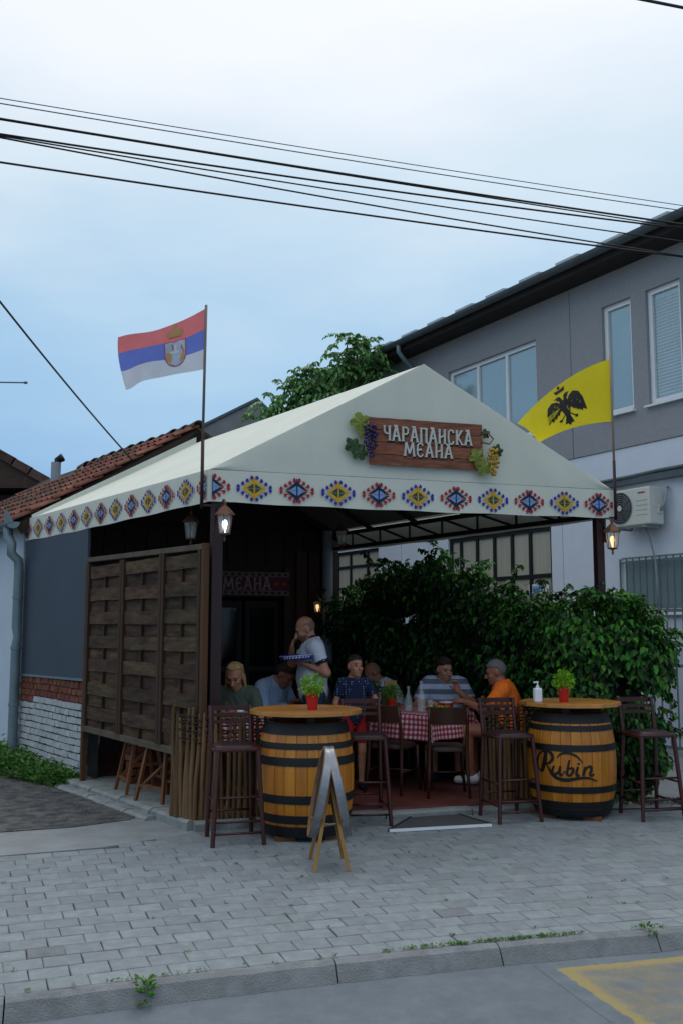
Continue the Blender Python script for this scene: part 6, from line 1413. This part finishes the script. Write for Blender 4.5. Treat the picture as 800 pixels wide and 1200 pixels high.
    for cl in clothes:
        kind, mat = cl[0], cl[1]; pr = cl[2] if len(cl) > 2 else {}
        if kind == 'shirt':
            mask = (lab == 'torso') | ((lab == 'uarm') & (tt < pr.get('sleeve',.62))) | ((lab == 'neck') & (tt < pr.get('neck',.06)))
            if pr.get('long'): mask |= (lab == 'uarm') | ((lab == 'farm') & (tt < .92))
            if pr.get('untuck',True): mask |= (lab == 'hip')
            o = shell('shirt', v, F, nrm, mask, pr.get('off',.016), mat, root, rough=.005, seed=len(label)); 
            if pr.get('trim') is not None:
                tm = ((lab == 'uarm') & (tt > pr['sleeve']-.16) & (tt < pr['sleeve']+.03)) ; shell('sleeve_band', v, F, nrm, tm, .0215, pr['trim'], o, hem=.012)
                tm = ((lab == 'neck') & (tt < .72) & (hv[:,1] < .07)) ; shell('collar', v, F, nrm, tm, .020, pr['trim'], o, hem=.010)
        elif kind == 'pants':
            mask = (lab == 'hip') | ((lab == 'thigh') & (tt < pr.get('len',1.1))) | ((lab == 'shin') & (tt < pr.get('shin',-1)));  shell('trousers' if pr.get('shin',0) > .3 else 'shorts', v, F, nrm, mask, pr.get('off',.013), mat, root, rough=.004, seed=3)
        elif kind == 'shoes':
            for S_ in 'RL':
              o = shell('shoe', v, F, nrm, (lab == 'foot'+S_), .009, mat, root)
              if pr.get('stripe') is not None: shell('shoe_stripe', v, F, nrm, (lab == 'foot'+S_) & (np.abs(v[:,1]-J['an'+S_][1]-.075-(v[:,2]-.05)*.8) < .014) & (v[:,2] > .035), .012, pr['stripe'], o, hem=.0105)
    if hair:
        kind, mat = hair[0], hair[1]; hd = (lab == 'head'); line = .035 + np.maximum(0, (hv[:,1])*.42); 
        if kind == 'short': mask = hd & (((hv[:,2] > line) & (hv[:,1] < .088)) | ((hv[:,1] < .0) & (hv[:,2] > -.055+ .5*np.maximum(0,hv[:,1]+.05))))
        elif kind == 'stubble': mask = hd & (hv[:,1] < .02) & (hv[:,2] > -.05) & (hv[:,2] < .06)
        elif kind == 'long': mask = hd & (((hv[:,2] > line+.022+.012*np.abs(np.sin(hv[:,0]*30))) & (hv[:,1] < .09)) | ((hv[:,1] < .0) & (hv[:,2] > -.09)))
        shell('hair', v, F, nrm, mask, .008 if kind == 'short' else (.013 if kind == 'long' else .002), mat, root, rough=.005 if kind != 'stubble' else 0, seed=5, hem=.001)
        if kind == 'long':
            z = Sdf(.010)
            for sg in (1,-1):
                for i in range(5):
                    a = h(.066*sg*(1-.14*i),.012-.024*i,.055); b_ = h(.088*sg*(1-.05*i),.0-.022*i,-.07); c_ = h((.112-.012*i+.012*(i%2))*sg,.03-.03*i,-.18-.03*(i%3)); z.cap(a,b_,.013,.016,'h',.006); z.cap(b_,c_,.016,.006,'h',.006)
            for i in range(4): z.cap(h(-.05+.033*i,-.075,.06), h(-.06+.04*i,-.088,-.2), .028,.018,'h',.012)
            v2,F2,_,_ = z.mesh(); o = bpy.data.objects.new('hair_lengths', np_mesh('hair_lengths', v2, F2, mat)); COL.objects.link(o); o.parent = root
    if collar == 'beard': shell('beard', v, F, nrm, (lab == 'head') & (hv[:,2] < -.045) & (hv[:,1] > -.0) & ~((np.abs(hv[:,0]) < .025) & (np.abs(hv[:,2]+.062) < .012)), .003, M('stubble_beard','#6b5347',.8,.3,40), root, hem=.0005)
    for sg in (1,-1):
        m = MB(); c_ = h(.033*sg,.0865,.004); ico(m, c_, .0085*q, 0, 8); m.build('eye', K['eye'], root, smooth=True)
        m = MB(); m.tube([h(.018*sg,.101,.030), h(.035*sg,.098,.035), h(.052*sg,.086,.030)], .0032*q, 5); m.build('eyebrow', K['bark'], root, smooth=True)
    return root, h, H_, J
Kwhite = M('white_jersey','#c3cad6',.85,.05,6,.3,14); Kblue = M('pale_blue_shirt','#8fa3bf',.85,.06,6,.3,14); Kgreen = M('grey_green_jersey','#4b564c',.9,.08,6,.3,14); Kor = M('orange_jersey','#f2741f',.85,.07,5,.3,12); Kdenim = M('denim','#2a3450',.9,.15,20); Kdark = M('dark_trousers','#1a1b20',.9,.15,20); Kredc = M('red_shorts_cloth','#a3171a',.85,.1,8)
Kgh = M('grey_hair','#6e6c6a',.7,.35,60,.8,90); Kbh = M('dark_brown_hair','#2a1d16',.7,.35,60,.8,90); Kblond = M('blond_hair','#a5875c',.6,.35,40,.8,70,stretch=(1,1,.15)); Kst = M('shaved_hair','#7d6152',.7,.2,60)
def pattern(name, c1, c2, mode):
    m = M(name, c1, .85); t = m.node_tree; n = t.nodes; l = t.links; b = n['Principled BSDF']; c = n.new('ShaderNodeTexCoord')
    rp = n.new('ShaderNodeValToRGB'); rp.color_ramp.interpolation = 'CONSTANT'; rp.color_ramp.elements[0].color = (*hexc(c1),1); rp.color_ramp.elements[1].color = (*hexc(c2),1)
    if mode == 'stripe':
        s_ = n.new('ShaderNodeSeparateXYZ'); l.new(c.outputs['Object'], s_.inputs[0]); x = n.new('ShaderNodeMath'); x.operation = 'MULTIPLY'; x.inputs[1].default_value = 9.2; l.new(s_.outputs['Z'], x.inputs[0]); f = n.new('ShaderNodeMath'); f.operation = 'FRACT'; l.new(x.outputs[0], f.inputs[0]); l.new(f.outputs[0], rp.inputs[0]); rp.color_ramp.elements[1].position = .5
    else:
        vo = n.new('ShaderNodeTexVoronoi'); vo.inputs['Scale'].default_value = 30; vo.inputs['Randomness'].default_value = .15; l.new(c.outputs['Object'], vo.inputs['Vector']); l.new(vo.outputs['Distance'], rp.inputs[0]); rp.color_ramp.elements[1].position = .22
    l.new(rp.outputs[0], b.inputs['Base Color']); return m
Kstripe = pattern('striped_polo', '#5b6676', '#a9b3cc', 'stripe'); Kdot = pattern('dotted_navy', '#8ea6cc', '#122040', 'dot')
# waiter, standing, facing left, tray on the near hand, other hand at his mouth
w_, hW, HW, JW = person('bald waiter in white polo shirt holding a blue tray', (-.29,10.36,TZ), math.radians(98), STAND, dict(head=(0,.085,1.585), neck=(0,.015,1.45), chest=(0,.01,1.27), shR=(.19,.0,1.40), shL=(-.19,.0,1.40), elL=(-.25,-.10,1.15), wrL=(-.19,.09,1.235), elR=(.24,.20,1.22), wrR=(.07,.215,1.40)), K['skin'], ('stubble',Kst), [('shirt',Kwhite,dict(sleeve=.66,trim=K['navy'],neck=.1,off=.02)), ('pants',Kdenim,dict(len=2,shin=.95)), ('shoes',Kdark)], sc=1.02, pitch=math.radians(-22), belly=1.12, build=1.06, collar='beard',
    hand=dict(L=dict(d=(.15,1,.12), n=(0,0,1), curl=.25), R=dict(d=(-.35,-.15,.9), n=(-.3,-1,0), curl=.5)))
m = MB(); m.tube([JW['wrL']+np.array((.03*math.cos(a),.0,.03*math.sin(a))) - np.array((0,.035,.012)) for a in [2*math.pi*k/12 for k in range(12)]], .009, 6, closed=True); m.build('wristwatch', K['black'], w_, smooth=True)
# boy
person('boy in dotted navy T-shirt and red shorts standing by the stool', (.13,10.22,TZ), math.radians(196), STAND, dict(elL=(-.30,.02,1.14), wrL=(-.36,.16,.94), elR=(.25,-.02,1.12), wrR=(.26,.05,.88), shR=(.165,-.01,1.385), shL=(-.165,-.01,1.385), head=(0,.035,1.60)), K['skin'], ('short',Kbh), [('shirt',Kdot,dict(sleeve=.72,off=.018)), ('pants',Kredc,dict(len=.80,off=.009)), ('shoes',K['navy'])], sc=.775, headsc=1.20, yaw=math.radians(12), build=.9, hand=dict(L=dict(d=(-.1,.4,-.8), n=(.9,.1,-.2), curl=.35)))
# man in striped polo, eating
person('man in grey striped polo shirt seated behind the checked table', (1.16,11.30,TZ), math.radians(176), SIT, dict(elR=(.30,.20,.74), wrR=(.17,.40,.80), elL=(-.30,.22,.76), wrL=(-.13,.36,.92)), K['skin'], ('short',Kbh), [('shirt',Kstripe,dict(sleeve=.78,neck=.12,off=.022)), ('pants',Kdark,dict(len=2,shin=.3)), ('shoes',K['navy'])], sc=1.03, yaw=math.radians(28), pitch=math.radians(-8), belly=1.3, build=1.16, hand=dict(L=dict(d=(.2,.25,.9), n=(.4,.8,0), curl=.6), R=dict(d=(-.5,.8,0), n=(0,0,-1), curl=.4)))
# man in orange, seen from behind and the side
person('grey-haired man in orange T-shirt seated beside the checked table', (1.78,10.50,TZ), math.radians(74), SIT, dict(elL=(-.27,.22,.76), wrL=(-.12,.46,.84), elR=(.26,.24,.74), wrR=(.16,.46,.80), knL=(-.14,.45,.55), anL=(-.12,.40,.10), knR=(.15,.44,.53), anR=(.14,.40,.09), ftL=(.1,1,0)), K['skin2'], ('short',Kgh), [('shirt',Kor,dict(sleeve=.75,off=.020)), ('pants',Kdark,dict(len=.62,off=.012)), ('shoes',K['pvc'],dict(stripe=K['black']))], sc=1.02, yaw=math.radians(10), pitch=math.radians(-5), belly=1.2, build=1.1, hand=dict(L=dict(d=(.1,.9,.2), n=(.4,0,-1), curl=.5)))
# man in white shirt at the far table
person('man in white shirt bending over the far table by the hedge', (.68,11.9,TZ), math.radians(86), SIT, dict(chest=(0,.10,.82), neck=(0,.20,.97), head=(0,.31,1.09), shR=(.18,.16,.935), shL=(-.18,.16,.935)), K['skin2'], ('stubble',Kst), [('shirt',Kwhite,dict(sleeve=.8,neck=.1)), ('pants',Kdark,dict(len=2,shin=.9)), ('shoes',Kdark)], sc=1.0, yaw=math.radians(12), pitch=math.radians(-12), belly=1.15, build=1.08)
# man in pale blue shirt
person('man in pale blue long-sleeved shirt seated behind the tray', (-.80,10.74,TZ), math.radians(-122), SIT, dict(chest=(0,.06,.85), neck=(0,.13,1.0), head=(0,.23,1.09), elR=(.27,.16,.72), wrR=(.05,.33,.78), elL=(-.27,.16,.72), wrL=(-.03,.34,.82)), K['skin2'], ('short',Kbh), [('shirt',Kblue,dict(long=True,neck=.2,off=.018)), ('pants',Kdark,dict(len=2,shin=.9)), ('shoes',Kdark)], sc=1.04, pitch=math.radians(-28), belly=1.15, build=1.06)
# woman
person('long-haired blond woman in grey-green T-shirt seated at a checked table', (-1.03,10.02,TZ), math.radians(172), SIT, dict(head=(0,.17,1.135), elR=(.26,.18,.72), wrR=(.12,.38,.80), elL=(-.26,.18,.72), wrL=(-.12,.38,.80), shR=(.16,.07,.955), shL=(-.16,.07,.955)), K['skin'], ('long',Kblond), [('shirt',Kgreen,dict(sleeve=.7,off=.016)), ('pants',Kdenim,dict(len=2,shin=.9)), ('shoes',Kdark)], sc=1.02, pitch=math.radians(-20), build=1.0, belly=1.1, fem=True)
# blue tray on the waiter's palm
t_ = Matrix.Translation((-.29,10.36,TZ)) @ Matrix.Rotation(math.radians(98),4,'Z') @ Matrix.Scale(1.02,4) @ Vector((-.20,.185,1.285))
ty = thing('serving_tray', 'round blue tray with white lettering on the waiter\'s hand', 'tray', t_, 0); ty.rotation_euler = (0, math.radians(-4), 0)
m = MB(); m.lathe([(.165,.0),(.172,.006),(.185,.045),(.182,.048),(.168,.012),(.01,.010)], 36, cap=False); m.lathe([(.005,.0),(.165,.0)], 36, cap=False); m.build('tray_dish', M('blue_enamel','#1d3aa0',.35,.1), ty, smooth=True)
fnT = lambda u, v, o_: V((.178+.3*(v-.02)+o_)*math.cos(-math.pi/2+u/.18), (.178+.3*(v-.02)+o_)*math.sin(-math.pi/2+u/.18), v)
m = MB()
for k in range(9): u = -.14 + k*.033; m.ribbon([(u,.015),(u+.02,.03)], .010, fnT, .004, .001)
m.ribbon([(-.22+.44*i/20,.040) for i in range(21)], .006, fnT, .004, .001); m.build('white_print', K['pvc'], ty)
